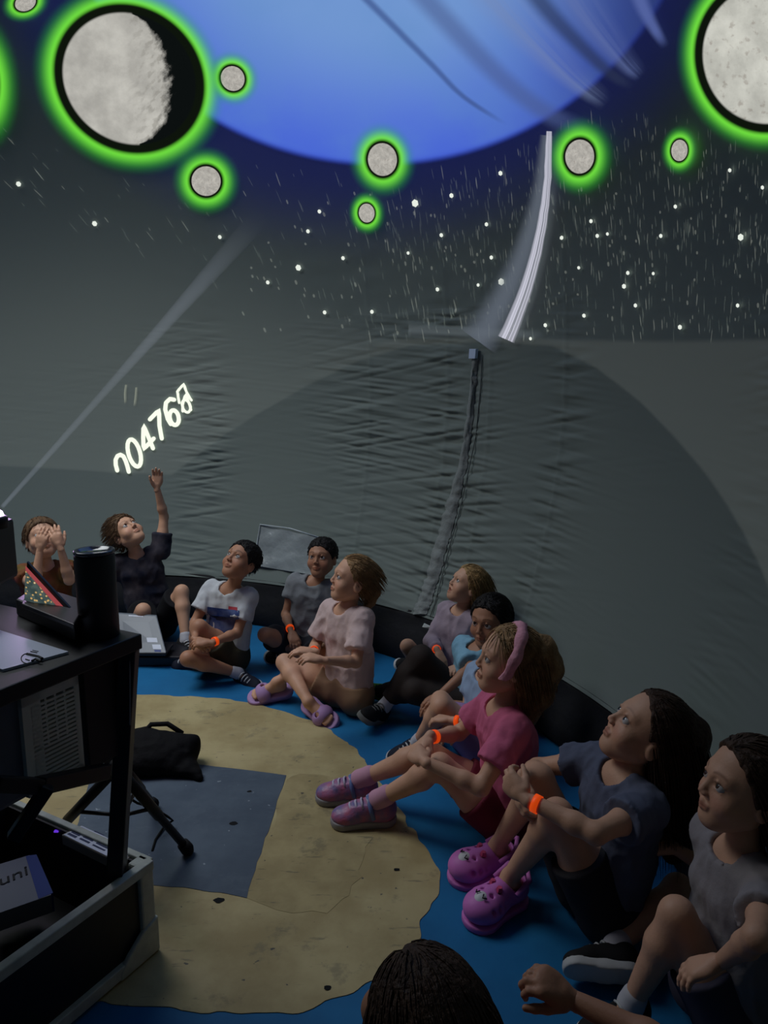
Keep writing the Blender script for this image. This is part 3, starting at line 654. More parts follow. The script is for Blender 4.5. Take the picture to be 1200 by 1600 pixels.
    # head
    X = [elp(hp(0, -.012, .030), V(.076, .090, .080) * hs, HR, k=.03), elp(hp(0, .018, -.022), V(.057, .062, .074) * hs, HR, k=.03), cap(hp(0, .028, -.075), hp(0, .052, -.084), .024 * hs, .019 * hs, k=.03),
         cap(hp(.045, .0, -.05), hp(.016, .045, -.082), .018 * hs, .016 * hs, k=.03), cap(hp(-.045, .0, -.05), hp(-.016, .045, -.082), .018 * hs, .016 * hs, k=.03),
         elp(hp(.036, .048, -.036), V(.026, .025, .025) * hs, HR, k=.02), elp(hp(-.036, .048, -.036), V(.026, .025, .025) * hs, HR, k=.02),
         cap(hp(.012, .073, .020), hp(.036, .060, .020), .010 * hs, .010 * hs, k=.018), cap(hp(-.012, .073, .020), hp(-.036, .060, .020), .010 * hs, .010 * hs, k=.018),
         cap(nb, hp(0, -.01, -.03), .034 * hs, .04 * hs, k=.03)]
    F2 = Field(hc - .165 * hs, hc + .165 * hs, sp.get('hh', .0027) * 1.0); F2.add(X)
    F2.sub([elp(hp(.029, .088, .0), V(.0175, .016, .0135) * hs, HR), elp(hp(-.029, .088, .0), V(.0175, .016, .0135) * hs, HR)], .012 * hs)
    op = sp.get('open', 0)
    nose = [cap(hp(0, .078, .006), hp(0, .090, -.025), .0050 * hs, .0080 * hs, k=.009 * hs), elp(hp(.0085, .086, -.030), V(.0065, .0075, .006) * hs, HR, k=.005), elp(hp(-.0085, .086, -.030), V(.0065, .0075, .006) * hs, HR, k=.005),
            cap(hp(-.016, .075, -.054), hp(0, .0805, -.0515), .0040 * hs, .0046 * hs, k=.006), cap(hp(.016, .075, -.054), hp(0, .0805, -.0515), .0040 * hs, .0046 * hs, k=.006),
            cap(hp(-.013, .075, -.062 - .008 * op), hp(0, .0785, -.0625 - .01 * op), .004 * hs, .0050 * hs, k=.006), cap(hp(.013, .075, -.062 - .008 * op), hp(0, .0785, -.0625 - .01 * op), .004 * hs, .0050 * hs, k=.006)]
    for sg in (-1, 1):
        nose += [cap(hp(sg * .017, .076, .0065), hp(sg * .029, .0785, .0115), .0026 * hs, .0034 * hs, k=.004), cap(hp(sg * .029, .0785, .0115), hp(sg * .042, .068, .006), .0034 * hs, .0024 * hs, k=.004), cap(hp(sg * .018, .076, -.009), hp(sg * .040, .069, -.008), .0024 * hs, .0024 * hs, k=.004),
                 elp(hp(sg * .072, -.012, -.012), V(.007, .018, .028) * hs, HR @ np.eye(3), k=.006), cap(hp(sg * .066, -.004, -.018), hp(sg * .073, -.01, -.03), .008 * hs, .006 * hs, k=.008)]
    F2.add(nose); F2.sub([elp(hp(sg * .081, -.010, -.008), V(.006, .010, .016) * hs, HR) for sg in (-1, 1)] + [cap(hp(-.016, .088, -.0575 - .004 * op), hp(.016, .088, -.0575 - .004 * op), .0022 * hs + .006 * op * hs, k=.003)] + ([elp(hp(0, .085, -.060), V(.012, .02, .008 * op + .001) * hs, HR)] if op else []), .003)
    V1, Q1 = F2.mesh(); V1 = relax(V1, Q1, 1, .35)
    # tints in head space
    l = ((V1 - hc) @ HR.T) / hs; T1 = np.ones((len(V1), 3)); x, y, z = l[:, 0], l[:, 1], l[:, 2]
    def blend(T, wgt, colr): return T * (1 - wgt[:, None]) + np.array(colr)[None] * wgt[:, None]
    lipw = np.clip(1.25 - np.sqrt((x / .019) ** 2 + ((z + .0575 + .004 * op) / (.0085 + .006 * op)) ** 2), 0, 1) * (y > .06); T1 = blend(T1, np.clip(lipw * 2.5, 0, 1) * .6, sp.get('lip', (.80, .50, .50)))
    ml = np.exp(-((z + .0575 + .004 * op + x * x * 2) / (.0018 + .006 * op)) ** 2) * (np.abs(x) < .017) * (y > .06); T1 = blend(T1, ml * .6, (.35, .18, .18))
    br = np.exp(-((z - .0245 - .004 * np.sin((np.abs(x) - .012) / .034 * 3.14)) / .0033) ** 2) * sm(.010, .015, np.abs(x)) * (1 - sm(.042, .050, np.abs(x))) * (y > .03); T1 = blend(T1, br * sp.get('browk', .75), sp.get('brow', (.3, .22, .18)))
    ey = np.exp(-(((np.abs(x) - .029) / .017) ** 2 + ((z - .0095 + ((np.abs(x) - .029) / .014) ** 2 * .005) / .0026) ** 2) ** 1.5) * (y > .05); T1 = blend(T1, ey * .7, (.22, .16, .15))
    soc = np.exp(-(((np.abs(x) - .029) / .02) ** 2 + (z / .013) ** 2) ** 2) * (y > .04); T1 *= 1 - soc[:, None] * .08
    ck = np.exp(-(((np.abs(x) - .036) / .02) ** 2 + ((z + .034) / .018) ** 2)) * (y > .02); T1 = T1 * (1 - ck[:, None] * np.array([[0, .12, .10]])); nsr = np.exp(-((x / .008) ** 2 + ((z + .028) / .008) ** 2)) * (y > .07); T1 = T1 * (1 - nsr[:, None] * np.array([[0, .08, .08]]))
    for sg in (-1, 1): nn_ = np.exp(-(((x - sg * .0065) / .003) ** 2 + ((z + .0355) / .0022) ** 2)) * (y > .07); T1 *= 1 - .6 * nn_[:, None]
    scalp = sp.get('scalp')
    Vs, Qs, Ts = [V0, V1], [Q0, Q1 + len(V0)], [np.ones((len(V0), 3)), T1]; n0 = len(V0) + len(V1)
    for wr, hpz in hands:
        lo, hi = bounds(hpz, .012); Fh = Field(lo, hi, sp.get('fh', .003)).add(hpz); v_, q_ = Fh.mesh(); Vs.append(v_); Qs.append(q_ + n0); Ts.append(np.ones((len(v_), 3))); n0 += len(v_)
    sm_ = skin('skin_' + sp.get('skin', 'fair'), {'fair': (212, 164, 134), 'tan': (176, 128, 100), 'brown': (128, 88, 68)}[sp.get('skin', 'fair')])
    par(npmesh('body', np.concatenate(Vs), np.concatenate(Qs), sm_, root, np.concatenate(Ts)))
    gz = nrm(lf + hu * sp.get('gaze', .25))
    for sg in (-1, 1): par(make_eye(root, hp(sg * .029, .0655, .0005), lf, hu, .0140 * hs, sp.get('iris', 'brown'), gz))
    # ---------------- clothes
    ck_ = sp.get('shirt'); zero = V(0, 0, 0)
    if ck_:
        m = ck_['mat']; t = ck_.get('t', .010); SP = [cap(p[1], p[2], p[3], p[4], k=p[5]) for p in torso]; fl = ck_.get('len', .45)
        for sd in 'lr':
            if 'a' + sd not in segs: continue
            a, e, w_ = segs['a' + sd]; d = nrm(e - a)
            if fl <= 1: hem = a + (e - a) * fl; SP += [cap(a - d * .01, hem + d * .05, .036 * s, ck_.get('flare', .043) * s, k=.02, clips=[(hem, d)])]
            else:
                d2 = nrm(w_ - e); hem = e + (w_ - e) * (fl - 1); SP += [cap(a, e, .037 * s, .029 * s, k=.02), cap(e, hem + d2 * .03, .029 * s, .022 * s, k=.015, clips=[(hem, d2)])]
        subs = [cap(nk - u * .012 * s + fc * .012 * s, nb + (nb - nk) * 1.5, .043 * s, .06 * s, k=.01), elp(nk + fc * .03 * s - u * .012 * s, V(.046, .034, .030 + ck_.get('vee', 0)) * s, np.array([latc, fc, u]))]
        if ck_.get('drop', 0): SP.append(cap(pel + f * .03, pel - f * .02 - V(0, 0, .01), .085 * s, .085 * s, k=.04))
        cuts = [(pel - u * ck_.get('hem', .05), -u)] + [(V(0, 0, .006), V(0, 0, -1))]
        so_ = par(solid('shirt', SP, h, m, root, off=t, sub=subs, subk=.005, cuts=cuts, fold=ck_.get('fold', .0065), foldf=19, rel=1, stretch=(1.3, 1.3, .8)))
        rb = []; c0 = nk + fc * .006 * s - u * .01 * s
    bt = sp.get('bottom')
    if bt:
        m = bt['mat']; t = bt.get('t', .010); BP = [cap(p[1], p[2], p[3], p[4], k=.02, clips=[(pel + u * .05 * s, u)]) for p in torso[:2]]
        for sd in 'lr':
            if 'l' + sd not in segs: continue
            a, kn, an = segs['l' + sd]; d = nrm(kn - a); fl = bt.get('len', .6)
            if fl <= 1: hem = a + (kn - a) * fl; BP.append(cap(a, hem + d * .05, .064 * s, (.050 + bt.get('flare', .012)) * s, k=.03, clips=[(hem, d)]))
            else:
                d2 = nrm(an - kn); hem = kn + (an - kn) * (fl - 1); BP += [cap(a, kn, .066 * s, .043 * s, k=.03), cap(kn, kn + (hem - kn) * .4, .042 * s, .041 * s, k=.02), cap(kn + (hem - kn) * .4, hem + d2 * .02, .041 * s, .027 * s, k=.02, clips=[(hem, d2)])]
        par(solid(bt.get('name', 'shorts'), BP, h, m, root, off=t, cuts=[(V(0, 0, .006), V(0, 0, -1))], fold=.003, foldf=13, rel=1))
    s_keep = s
    for sd, an, td, fu, fl in feet:
        s = s_keep * sp.get('fk', 1.1)
        shs = sp.get('shoe_' + sd, sp.get('shoe')); k_ = shs['kind']
        def fp(x, y, z): return an + (td * x + fl * y + fu * z) * s
        def lp(p): return p
        slab_ = lambda z0, z1: [(fp(0, 0, z1), fu), (fp(0, 0, z0), -fu)]
        nm = {'sneaker': 'shoe', 'slide': 'sandal', 'clog': 'clog'}[k_]
        if k_ == 'sneaker':
            up_ = [elp(fp(-.016, 0, -.026), V(.036, .029, .042) * s, np.array([td, fl, fu]), k=.02), cap(fp(-.01, 0, -.03), fp(.055, 0, -.036), .031 * s, .030 * s, k=.02), elp(fp(.082, .002, -.044), V(.040, .033, .024) * s, np.array([td, fl, fu]), k=.02), cap(fp(.015, 0, -.012), fp(.055, 0, -.024), .02 * s, .018 * s, k=.015)]
            so = par(solid(nm, up_, .004, shs['mat'], root, cuts=[(fp(0, 0, -.050), -fu), (fp(-.01, 0, .006), nrm(fu * 1 + td * .2))], sub=[cap(fp(0, 0, 0), fp(0, 0, .05), .023 * s, .026 * s)]))
            par(solid('sole', [cap(fp(-.02, 0, -.058), fp(.03, 0, -.058), .033 * s, .031 * s, k=.01, clips=slab_(-.068, -.047)), cap(fp(.03, 0, -.058), fp(.088, .002, -.058), .031 * s, .036 * s, k=.01, clips=slab_(-.068, -.047))], .004, shs['sole'], so))
            lc = MB()
            for q in range(4): z_ = .004 - q * .0065; x_ = .024 + q * .015; lc.tube([fp(x_, .020, z_ - .008), fp(x_ + .003, .010, z_ + .002), fp(x_ + .005, 0, z_ + .005), fp(x_ + .003, -.010, z_ + .002), fp(x_, -.020, z_ - .008)], .0032 * s, 6)
            par(lc.build('laces', shs.get('lace', shs['sole']), so, True))
            if 'strap' in shs:
                lc = MB(); lc.tube([fp(.012, .033, -.035), fp(.02, .026, -.006), fp(.026, 0, .010), fp(.02, -.026, -.006), fp(.012, -.033, -.035)], .006 * s, 8); par(lc.build('strap', shs['strap'], so, True))
            par(solid('sock', [cap(fp(0, 0, -.01), an, .0255 * s, .0255 * s), cap(an, an + nrm(segs['l' + sd][1] - an) * shs.get('sockh', .022) * s, .0255 * s, .0265 * s)], .004, shs.get('sock', mat('sock_white', (190, 190, 196), .8)), so))
        elif k_ == 'slide':
            so = par(solid(nm, [cap(fp(-.022, 0, -.066), fp(.03, 0, -.066), .040 * s, .036 * s, k=.01, clips=slab_(-.092, -.052)), cap(fp(.03, 0, -.066), fp(.092, .002, -.066), .036 * s, .043 * s, k=.01, clips=slab_(-.092, -.052))], .004, shs['mat'], root, rel=1))
            par(solid('strap', [elp(fp(.062, 0, -.050), V(.040, .046, .040) * s, np.array([td, fl, fu]))], .003, shs['mat'], so, sub=[elp(fp(.062, 0, -.054), V(.07, .035, .028) * s, np.array([td, fl, fu])), cap(fp(.062, -.016, -.03), fp(.055, -.016, .03), .009 * s)], cuts=[(fp(0, 0, -.055), -fu)]))
        else:
            so = par(solid(nm, [cap(fp(-.018, 0, -.034), fp(.03, 0, -.036), .036 * s, .034 * s, k=.02), elp(fp(.075, 0, -.042), V(.056, .046, .036) * s, np.array([td, fl, fu]), k=.02), cap(fp(.02, 0, -.018), fp(.06, 0, -.03), .022 * s, .026 * s, k=.015)], .004, shs['mat'], root, cuts=[(fp(0, 0, -.070), -fu)],
                     sub=[cap(fp(-.004, 0, -.03), fp(-.012, 0, .05), .028 * s, .036 * s)] + [cap(fp(.045 + .02 * q, sg * (.040 - .003 * q), -.03), fp(.045 + .02 * q, sg * .06, -.03), .0055 * s) for q in range(3) for sg in (-1, 1)] + [cap(fp(.05 + .022 * q, yy, -.02), fp(.05 + .022 * q, yy, .03), .0045 * s) for q in range(2) for yy in (-.015, .015)]))
            par(solid('sole', [cap(fp(-.02, 0, -.07), fp(.03, 0, -.07), .038 * s, .036 * s, k=.01, clips=slab_(-.080, -.064)), cap(fp(.03, 0, -.07), fp(.086, .002, -.07), .036 * s, .045 * s, k=.01, clips=slab_(-.080, -.064))], .004, shs['mat'], so))
            mb = MB(); mb.tube([fp(.012, .036, -.02), fp(-.03, .034, .0), fp(-.055, 0, .006), fp(-.03, -.034, .0), fp(.012, -.036, -.02)], .0065 * s, 8); par(mb.build('heel_strap', shs['mat'], so, True))
            par(solid('face_print', [elp(fp(.088, 0, -.040), V(.030, .026, .0362) * s, np.array([td, fl, fu]))], .003, mat('clog_white', (210, 212, 214), .5), so, cuts=[(fp(0, 0, -.022), -fu)]))
            mb = MB()
            for sg in (-1, 1): mb.tube([fp(.090, sg * .006, -.0015), fp(.098, sg * .011, -.004), fp(.090, sg * .017, -.006)], .0016 * s, 6)
            par(mb.build('closed_eye_line', mat('ink', (20, 20, 24), .6), so, True))
            mb = MB()
            for q, cc in enumerate(((.048, .014), (.044, -.012))): mb.tube([fp(cc[0], cc[1], -.006), fp(cc[0], cc[1], .004)], [.009 * s, .006 * s], 5)
            par(mb.build('charm', mat('charm_pink', (205, 80, 120), .5), so))
    s = s_keep
    # wristbands
    for sd in sp.get('bands', ''):
        a, e, w_ = segs['a' + sd]; d = nrm(w_ - e); c = w_ - d * .020 * s; x_ = nrm(np.cross(d, (0, .3, 1))); y_ = np.cross(d, x_); n = 28; mb = MB(); r0 = .0195 * s; vs = []
        for q in range(n):
            a_ = 2 * math.pi * q / n; e_ = x_ * math.cos(a_) + y_ * math.sin(a_); vs += [c + e_ * r0 - d * .0085, c + e_ * (r0 + .0025) - d * .0085, c + e_ * (r0 + .0025) + d * .0085, c + e_ * r0 + d * .0085]
        mb.add(vs, [(q * 4 + g, q * 4 + (g + 1) % 4, ((q + 1) % n) * 4 + (g + 1) % 4, ((q + 1) % n) * 4 + g) for q in range(n) for g in range(4)])
        bo = par(mb.build('wristband', mat('orange_band', (255, 90, 24), .4, emit=(255, 84, 20), estr=.42), root, True))  # slight emission added to the band for a fluorescent look
        mb = MB(); 
        for q in range(4): e_ = x_ * math.cos(q * .22 + 1.2) + y_ * math.sin(q * .22 + 1.2); mb.box(c + e_ * (r0 + .002) - d * .004, d * .007, np.cross(d, e_) * .0016, e_ * .0012)
        par(mb.build('band_print', mat('band_ink', (120, 40, 16), .6), bo))
    # ---------------- hair
    hr = sp.get('hair')
    if hr:
        hm = mat('hair_' + hr['col'], {'black': (24, 20, 20), 'brown': (62, 44, 32), 'darkbrown': (66, 48, 36), 'blonde': (170, 138, 92), 'darkblonde': (150, 118, 80), 'lightbrown': (96, 72, 50)}[hr['col']], .6, var=.3, vscale=40, bump=.6, bscale=120, spec=.25)
        th = hr.get('th', .008); n1 = hr.get('plane', (.807, -.59)); c1 = hr.get('c', .0215); capc = hp(0, -.012, .030); pn = nrm(lf * n1[0] + hu * n1[1])
        HPm = [elp(capc, V(.076 + th, .090 + th, .080 + th) * hs, HR, k=.02)]
        cuts = [(hp(0, n1[0] * c1, n1[1] * c1), pn)]
        if hr['kind'] == 'short': cuts.append((hp(0, -.05, -.055), nrm(-hu * .95 + lf * .0 - lf * .3 * 0)))
        vol = []
        for (pts, r0, r1) in hr.get('vol', []):
            pts = [np.asarray(hp(*p) if len(p) == 3 and not isinstance(p, np.ndarray) else p) for p in pts]
            for q in range(len(pts) - 1): vol.append(cap(pts[q], pts[q + 1], (r0 + (r1 - r0) * q / (len(pts) - 1)) * hs, (r0 + (r1 - r0) * (q + 1) / (len(pts) - 1)) * hs, k=.02))
        lo, hi = bounds(HPm + vol, .03); Fh = Field(lo, hi, .004).add(HPm)
        for p_, n_ in cuts: Fh.cut(p_, n_)
        Fh.sub([elp(hp(sg * .074, -.004, -.016), V(.02, .019, .026) * hs, HR) for sg in (-1, 1)], .004) if hr.get('ears', True) else None
        Fh.add(vol); Vh, Qh = Fh.mesh(); N_ = vnormals(Vh, Qh); q = ((Vh - hc) @ HR.T) / hs * np.array([95, 38, 22]); Vh = Vh + N_ * (vnoise(q + 5) * hr.get('rough', .0035))[:, None]
        ho = par(npmesh('hair', Vh, Qh, hm, root))
        # strands
        ns = int(hr.get('n', 260) * 1.6); L_ = hr.get('L', .05) * hs; mb = MB(); R = np.array([.076 + th, .090 + th, .080 + th]) * hs; rg_ = np.random.RandomState(hr.get('seed', 1)); made = 0; tries = 0
        hang = nrm(hr.get('hang', V(0, 0, -1))); crown = hp(*hr.get('crown', (0, .085, .075) if hr['kind'] == 'long' else (0, -.045, .1)))
        while made < ns and tries < ns * 12:
            tries += 1; e_ = nrm(rg_.randn(3)); p = capc + (hl * e_[0] * R[0] + lf * e_[1] * R[1] + hu * e_[2] * R[2])
            if (p - cuts[0][0]) @ pn > -.002 or any((p - a_) @ b_ > 0 for a_, b_ in cuts[1:]): continue
            made += 1; pts = [p - (p - capc) * .03]; dirn = nrm(p - crown) * .8 + hang * .4; st = L_ / 8 * rg_.uniform(.7, 1.15); q_ = p; jit = rg_.randn(3) * hr.get('jit', .12)
            for k in range(8):
                g_ = nrm(dirn * (1 - k / 8) + hang * (.35 + k / 5) * hr.get('grav', 1) + jit); q_ = q_ + g_ * st; lq = ((q_ - capc) @ HR.T); kk = np.linalg.norm(lq / (R * 1.02))
                if kk < 1: q_ = capc + (lq / kk) @ HR
                pts.append(q_)
            mb.tube(pts, [q * hs * hr.get('tw', .62) for q in (.0016, .0024, .0026, .0026, .0024, .0022, .0018, .0012, .0005)], 3, caps=False)
        so = par(mb.build('hair_strands', hm, ho, True)); so['kind'] = 'stuff'
    print('person', Lb[:40], 'torso', round(np.linalg.norm(nk - pel) / s, 2), 'neck', round(np.linalg.norm(nb - nk) / s, 3))
    return root, dict(hp=hp, hl=hl, lf=lf, hu=hu, hs=hs, segs=segs, root=root, par=par, fc=fc, u=u, lat=latc, chest=chest, nk=nk, pel=pel, s=s)
# ------------------------------------------------------------------ the children
import time as _t
T0 = _t.time()
white_t = mat('white_cotton', (196, 200, 204), .85, var=.04, bump=.25, bscale=40)
band_kid = 'children sitting around the dome floor'
# boy in the white shirt, cross-legged
pel = PZ(352, 1022, .085); Yp = pel[1]
fwd = V(-.30, -1, 0)
k, K3 = human(dict(label='boy in a white t-shirt with a blue print sitting cross-legged', pel=pel, neck=PY(360, 915, Yp - .01), fwd=fwd, head=PY(377, 877, Yp - .02), look=V(-.42, -.72, .62), hup=V(.18, .1, 1),
  wr=PY(305, 998, Yp - .21), er=PY(290, 985, Yp), wl=PY(331, 1004, Yp - .25), el=PY(400, 1000, Yp - .02), hdr=(V(.5, -.35, -.15), V(.1, .6, -.9), .8), hdl=(V(-1, -.1, .1), V(0, .5, -1), .6),
  ar=PZ(372, 1052, .045), kr=PZ(262, 992, .16), tr=V(.5, -.5, -.1), al=PZ(300, 1030, .06), kl=PZ(400, 1010, .16), tl=V(-.9, .15, -.1), fur=V(-.3, -.6, .7), ful=V(0, -.6, .8),
  skin='tan', iris='brown', bands='l', shirt=dict(mat=white_t, len=.62, flare=.05), bottom=dict(mat=mat('khaki_cloth', (70, 66, 52), .85), len=.55), shoe=dict(kind='sneaker', mat=mat('navy_canvas', (24, 28, 44), .8), sole=mat('sole_white', (188, 190, 190), .6)),
  hair=dict(kind='short', col='black', th=.006, L=.014, n=300, jit=.3), brow=(.18, .14, .12)))
# boy in grey behind the blonde girl
pel = PZ(478, 1003, .085); Yp = pel[1]
human(dict(label='boy in a grey t-shirt sitting behind the girl in pale pink', pel=pel, neck=PY(492, 904, Yp), fwd=V(-.2, -1, 0), head=PY(503, 871, Yp), look=V(-.28, -.95, .22), s=.98,
  wr=PY(454, 985, Yp - .16), er=PY(440, 975, Yp), wl=PY(540, 1000, Yp - .2), el=PY(545, 970, Yp), hdr=(V(.3, -.6, -.5), V(0, .2, -1), .5),
  ar=PZ(470, 1020, .05), kr=PZ(414, 1000, .2), tr=V(.7, -.4, 0), al=PZ(455, 1022, .05), kl=PZ(560, 1020, .2), tl=V(-.7, -.4, 0), skin='tan', bands='r', h=.007,
  shirt=dict(mat=mat('grey_cotton', (128, 132, 136), .85, bump=.2), len=.5), bottom=dict(mat=mat('charcoal_cloth', (38, 40, 46), .85), len=.75), shoe=dict(kind='sneaker', mat=mat('black_canvas', (20, 20, 22), .8), sole=mat('sole_white', (188, 190, 190), .6)),
  hair=dict(kind='short', col='black', th=.005, L=.012, n=240, jit=.3), brow=(.18, .14, .12)))
# blonde girl in pale pink
pel = PZ(545, 1080, .085); Yp = pel[1]
pp = mat('pale_pink_cotton', (212, 188, 184), .85, var=.04, bump=.25, bscale=40)
human(dict(label='blonde girl in a pale pink t-shirt and lilac sandals with crossed legs', pel=pel, neck=PY(541, 946, Yp), fwd=V(-.75, -.75, 0), head=PY(551, 905, Yp), look=V(-.93, -.27, .30), s=1.02,
  wr=PY(490, 1018, Yp - .09), er=PY(492, 1010, Yp + .15), wl=PY(508, 1032, Yp - .28), el=PY(572, 1050, Yp - .16), hdr=(V(-1, .0, .1), V(0, .1, -1), .4), hdl=(V(-1, -.1, .25), V(0, .2, -1), .5),
  ar=PZ(482, 1096, .095), kr=PZ(414, 1018, .24), tr=V(.62, -.6, -.25), al=PZ(432, 1066, .105), kl=PZ(560, 1062, .14), tl=V(-.8, -.15, -.15), fur=V(-.5, -.3, .8), ful=V(-.1, -.5, .85),
  skin='fair', iris='blue', bands='r', shirt=dict(mat=pp, len=.72, flare=.052), bottom=dict(mat=mat('tan_shorts', (150, 118, 92), .85), len=.4), shoe=dict(kind='slide', mat=mat('lilac_foam', (176, 140, 188), .6)),
  hair=dict(kind='long', col='darkblonde', th=.004, L=.07, n=420, jit=.02, ears=True, hang=V(.3, .2, -.5), grav=1.6, plane=(.86, -.51), c=.010, vol=[([(0, -.085, .02), (0, -.112, -.03), (0, -.108, -.08), (0, -.095, -.14)], .034, .014)]), brow=(.55, .42, .34), browk=.5))
# small blonde girl at the wall
pel = PZ(702, 1068, .08); Yp = pel[1]
human(dict(label='small blonde girl in lilac long sleeves looking up open-mouthed by the wall', pel=pel, neck=PY(722, 951, Yp), fwd=V(-.75, -.65, 0), head=PY(730, 914, Yp), look=V(-.86, -.24, .48), s=.88, open=1,
  wr=PY(683, 1016, Yp - .12), er=PY(675, 990, Yp + .08), wl=PY(722, 1040, Yp - .18), el=PY(745, 1020, Yp - .1), hdr=(V(.3, -.5, -.7), V(0, .2, -1), .5),
  ar=PZ(668, 1062, .06), kr=PZ(636, 1030, .16), tr=V(.5, -.6, .1), al=PZ(655, 1035, .06), kl=PZ(720, 1075, .14), tl=V(-.5, -.3, .1), skin='fair', iris='blue', bands='r',
  shirt=dict(mat=mat('lilac_knit', (166, 150, 162), .85, bump=.2), len=1.85, t=.009), bottom=dict(mat=mat('plum_shorts', (92, 50, 70), .85), len=.5), shoe=dict(kind='sneaker', mat=mat('black_canvas', (20, 20, 22), .8), sole=mat('sole_white', (188, 190, 190), .6)),
  hair=dict(kind='long', col='blonde', th=.007, L=.11, n=420, jit=.08, ears=False, hang=V(.2, .1, -1), plane=(.86, -.51), c=.020, vol=[([(0, -.07, .0), (0, -.075, -.075)], .05, .03)]), brow=(.6, .48, .38), browk=.4))
# dark haired child in light blue
pel = PZ(735, 1100, .085); Yp = pel[1]
human(dict(label='dark-haired child in a light blue shirt and dark leggings', pel=pel, neck=PY(752, 1010, Yp), fwd=V(-.8, -.5, 0), head=PY(766, 970, Yp), look=V(-.62, -.78, .02), s=1.04,
  wr=PY(690, 1084, Yp - .16), er=PY(722, 1075, Yp - .2), wl=PY(705, 1100, Yp - .24), el=PY(760, 1100, Yp - .2), hdr=(V(-.8, -.2, -.5), V(0, .2, -1), .3),
  ar=PZ(600, 1104, .075), kr=PZ(604, 1030, .30), tr=V(-.35, -.7, .35), al=PZ(596, 1080, .075), kl=PZ(650, 1060, .3), tl=V(-.75, -.1, .2), skin='tan', h=.006,
  shirt=dict(mat=mat('light_blue_cotton', (132, 180, 204), .85, var=.04, bump=.25), len=.9, flare=.045), bottom=dict(mat=mat('dark_leggings', (48, 40, 36), .8), len=1.85, t=.009, name='leggings'),
  shoe=dict(kind='sneaker', mat=mat('black_canvas', (20, 20, 22), .8), sole=mat('sole_grey', (120, 122, 118), .7), sock=mat('sock_white', (190, 190, 196), .8), sockh=.04), shoe_l=dict(kind='sneaker', mat=mat('lime_mesh', (96, 150, 40), .7), sole=mat('sole_black', (28, 28, 30), .7), sock=mat('sock_black', (20, 20, 20), .8)),
  hair=dict(kind='long', col='black', th=.007, L=.02, n=620, jit=.01, ears=False, hang=V(.2, .2, -.9), plane=(.86, -.51), c=.022, vol=[([(0, -.085, .06), (0, -.11, .03), (0, -.105, -.02)], .03, .024)]), brow=(.2, .15, .12)))
# child hidden behind the pink girl
pel = PZ(750, 1160, .085); Yp = pel[1]
human(dict(label='child in pale blue and lilac shorts half hidden behind the girl with headband', pel=pel, neck=PY(765, 1052, Yp), fwd=V(-.9, -.3, 0), head=PY(796, 1022, Yp + .03), look=V(-.8, -.2, .5), s=.95,
  wr=PY(716, 1130, Yp - .12), er=PY(730, 1125, Yp + .1), wl=PY(708, 1126, Yp - .18), el=PY(755, 1120, Yp - .2), hdr=(V(-.8, -.2, -.5), V(0, .2, -1), .3),
  ar=PZ(652, 1160, .06), kr=PZ(640, 1096, .30), tr=V(-.7, -.4, -.1), al=PZ(670, 1150, .06), kl=PZ(668, 1080, .3), tl=V(-.7, -.3, -.1), skin='fair', bands='l', h=.007,
  shirt=dict(mat=mat('pale_blue_cotton', (150, 172, 200), .85), len=.5), bottom=dict(mat=mat('lilac_shorts', (150, 120, 165), .85), len=.7), shoe=dict(kind='sneaker', mat=mat('navy_canvas', (24, 28, 44), .8), sole=mat('sole_white', (188, 190, 190), .6)),
  hair=dict(kind='short', col='lightbrown', th=.008, L=.03, n=150), brow=(.4, .3, .25)))
# girl with the pink headband
pel = PZ(796, 1268, .09); Yp = pel[1]
pink = mat('pink_cotton', (206, 104, 138), .85, var=.05, bump=.25, bscale=40)
snk = mat('sparkle_sneaker', (112, 104, 150), .45, vscale=26, bump=.3, col2=(190, 100, 130), spec=.5)
k, K8 = human(dict(label='girl in a pink t-shirt and headband with her legs stretched out', pel=pel, neck=PY(786, 1098, Yp), fwd=V(-1, -.12, 0), head=PY(795, 1032, Yp), look=V(-.95, -.04, .20), s=1.06, lk=1.04, fk=1.22,
  wl=PY(668, 1192, Yp - .14), el=PY(776, 1225, Yp - .20), wr=PY(672, 1152, Yp + .05), er=PY(716, 1150, Yp + .2), hdl=(V(-.5, .9, .05), V(.6, .1, -.8), .8, .3), hdr=(V(-.75, -.75, -.5), V(.3, -.1, -1), .8),
  al=PZ(590, 1250, .092), kl=PY(700, 1100, Yp - .10), tl=V(-1, -.1, .02), ar=PZ(562, 1218, .092), kr=PY(682, 1080, Yp + .08), tr=V(-1, .02, .02), ful=V(0, -.15, 1), fur=V(0, -.15, 1), skin='fair', iris='blue', bands='r', h=.005,
  shirt=dict(mat=pink, len=.62, flare=.05), bottom=dict(mat=mat('maroon_shorts', (110, 34, 52), .85), len=.5), shoe=dict(kind='sneaker', mat=snk, sole=mat('sole_pale', (150, 148, 150), .6), lace=mat('lace_pale', (196, 190, 210), .6), strap=mat('strap_blue', (104, 120, 170), .5), sock=mat('sock_pink', (200, 150, 170), .8), sockh=.035),
  hair=dict(kind='long', col='darkblonde', th=.005, L=.13, n=560, jit=.05, ears=True, hang=V(.15, .15, -1), grav=2.6, plane=(.86, -.51), c=.010, vol=[([(0, -.09, .05), (0, -.125, .0), (.0, -.12, -.09), (0, -.10, -.17)], .048, .030)]), brow=(.55, .42, .34), browk=.5))
hp, hs = K8['hp'], K8['hs']; mb = MB(); pts = []; n = 30
for q in range(n + 1):
    a = math.radians(-28 + 236 * q / n); pts.append((a, hp(.088 * math.cos(a), .012 - .02 * math.sin(a), .018 + .094 * math.sin(a))))
vs = []; ax = K8['lf'] * .96 - K8['hu'] * .25
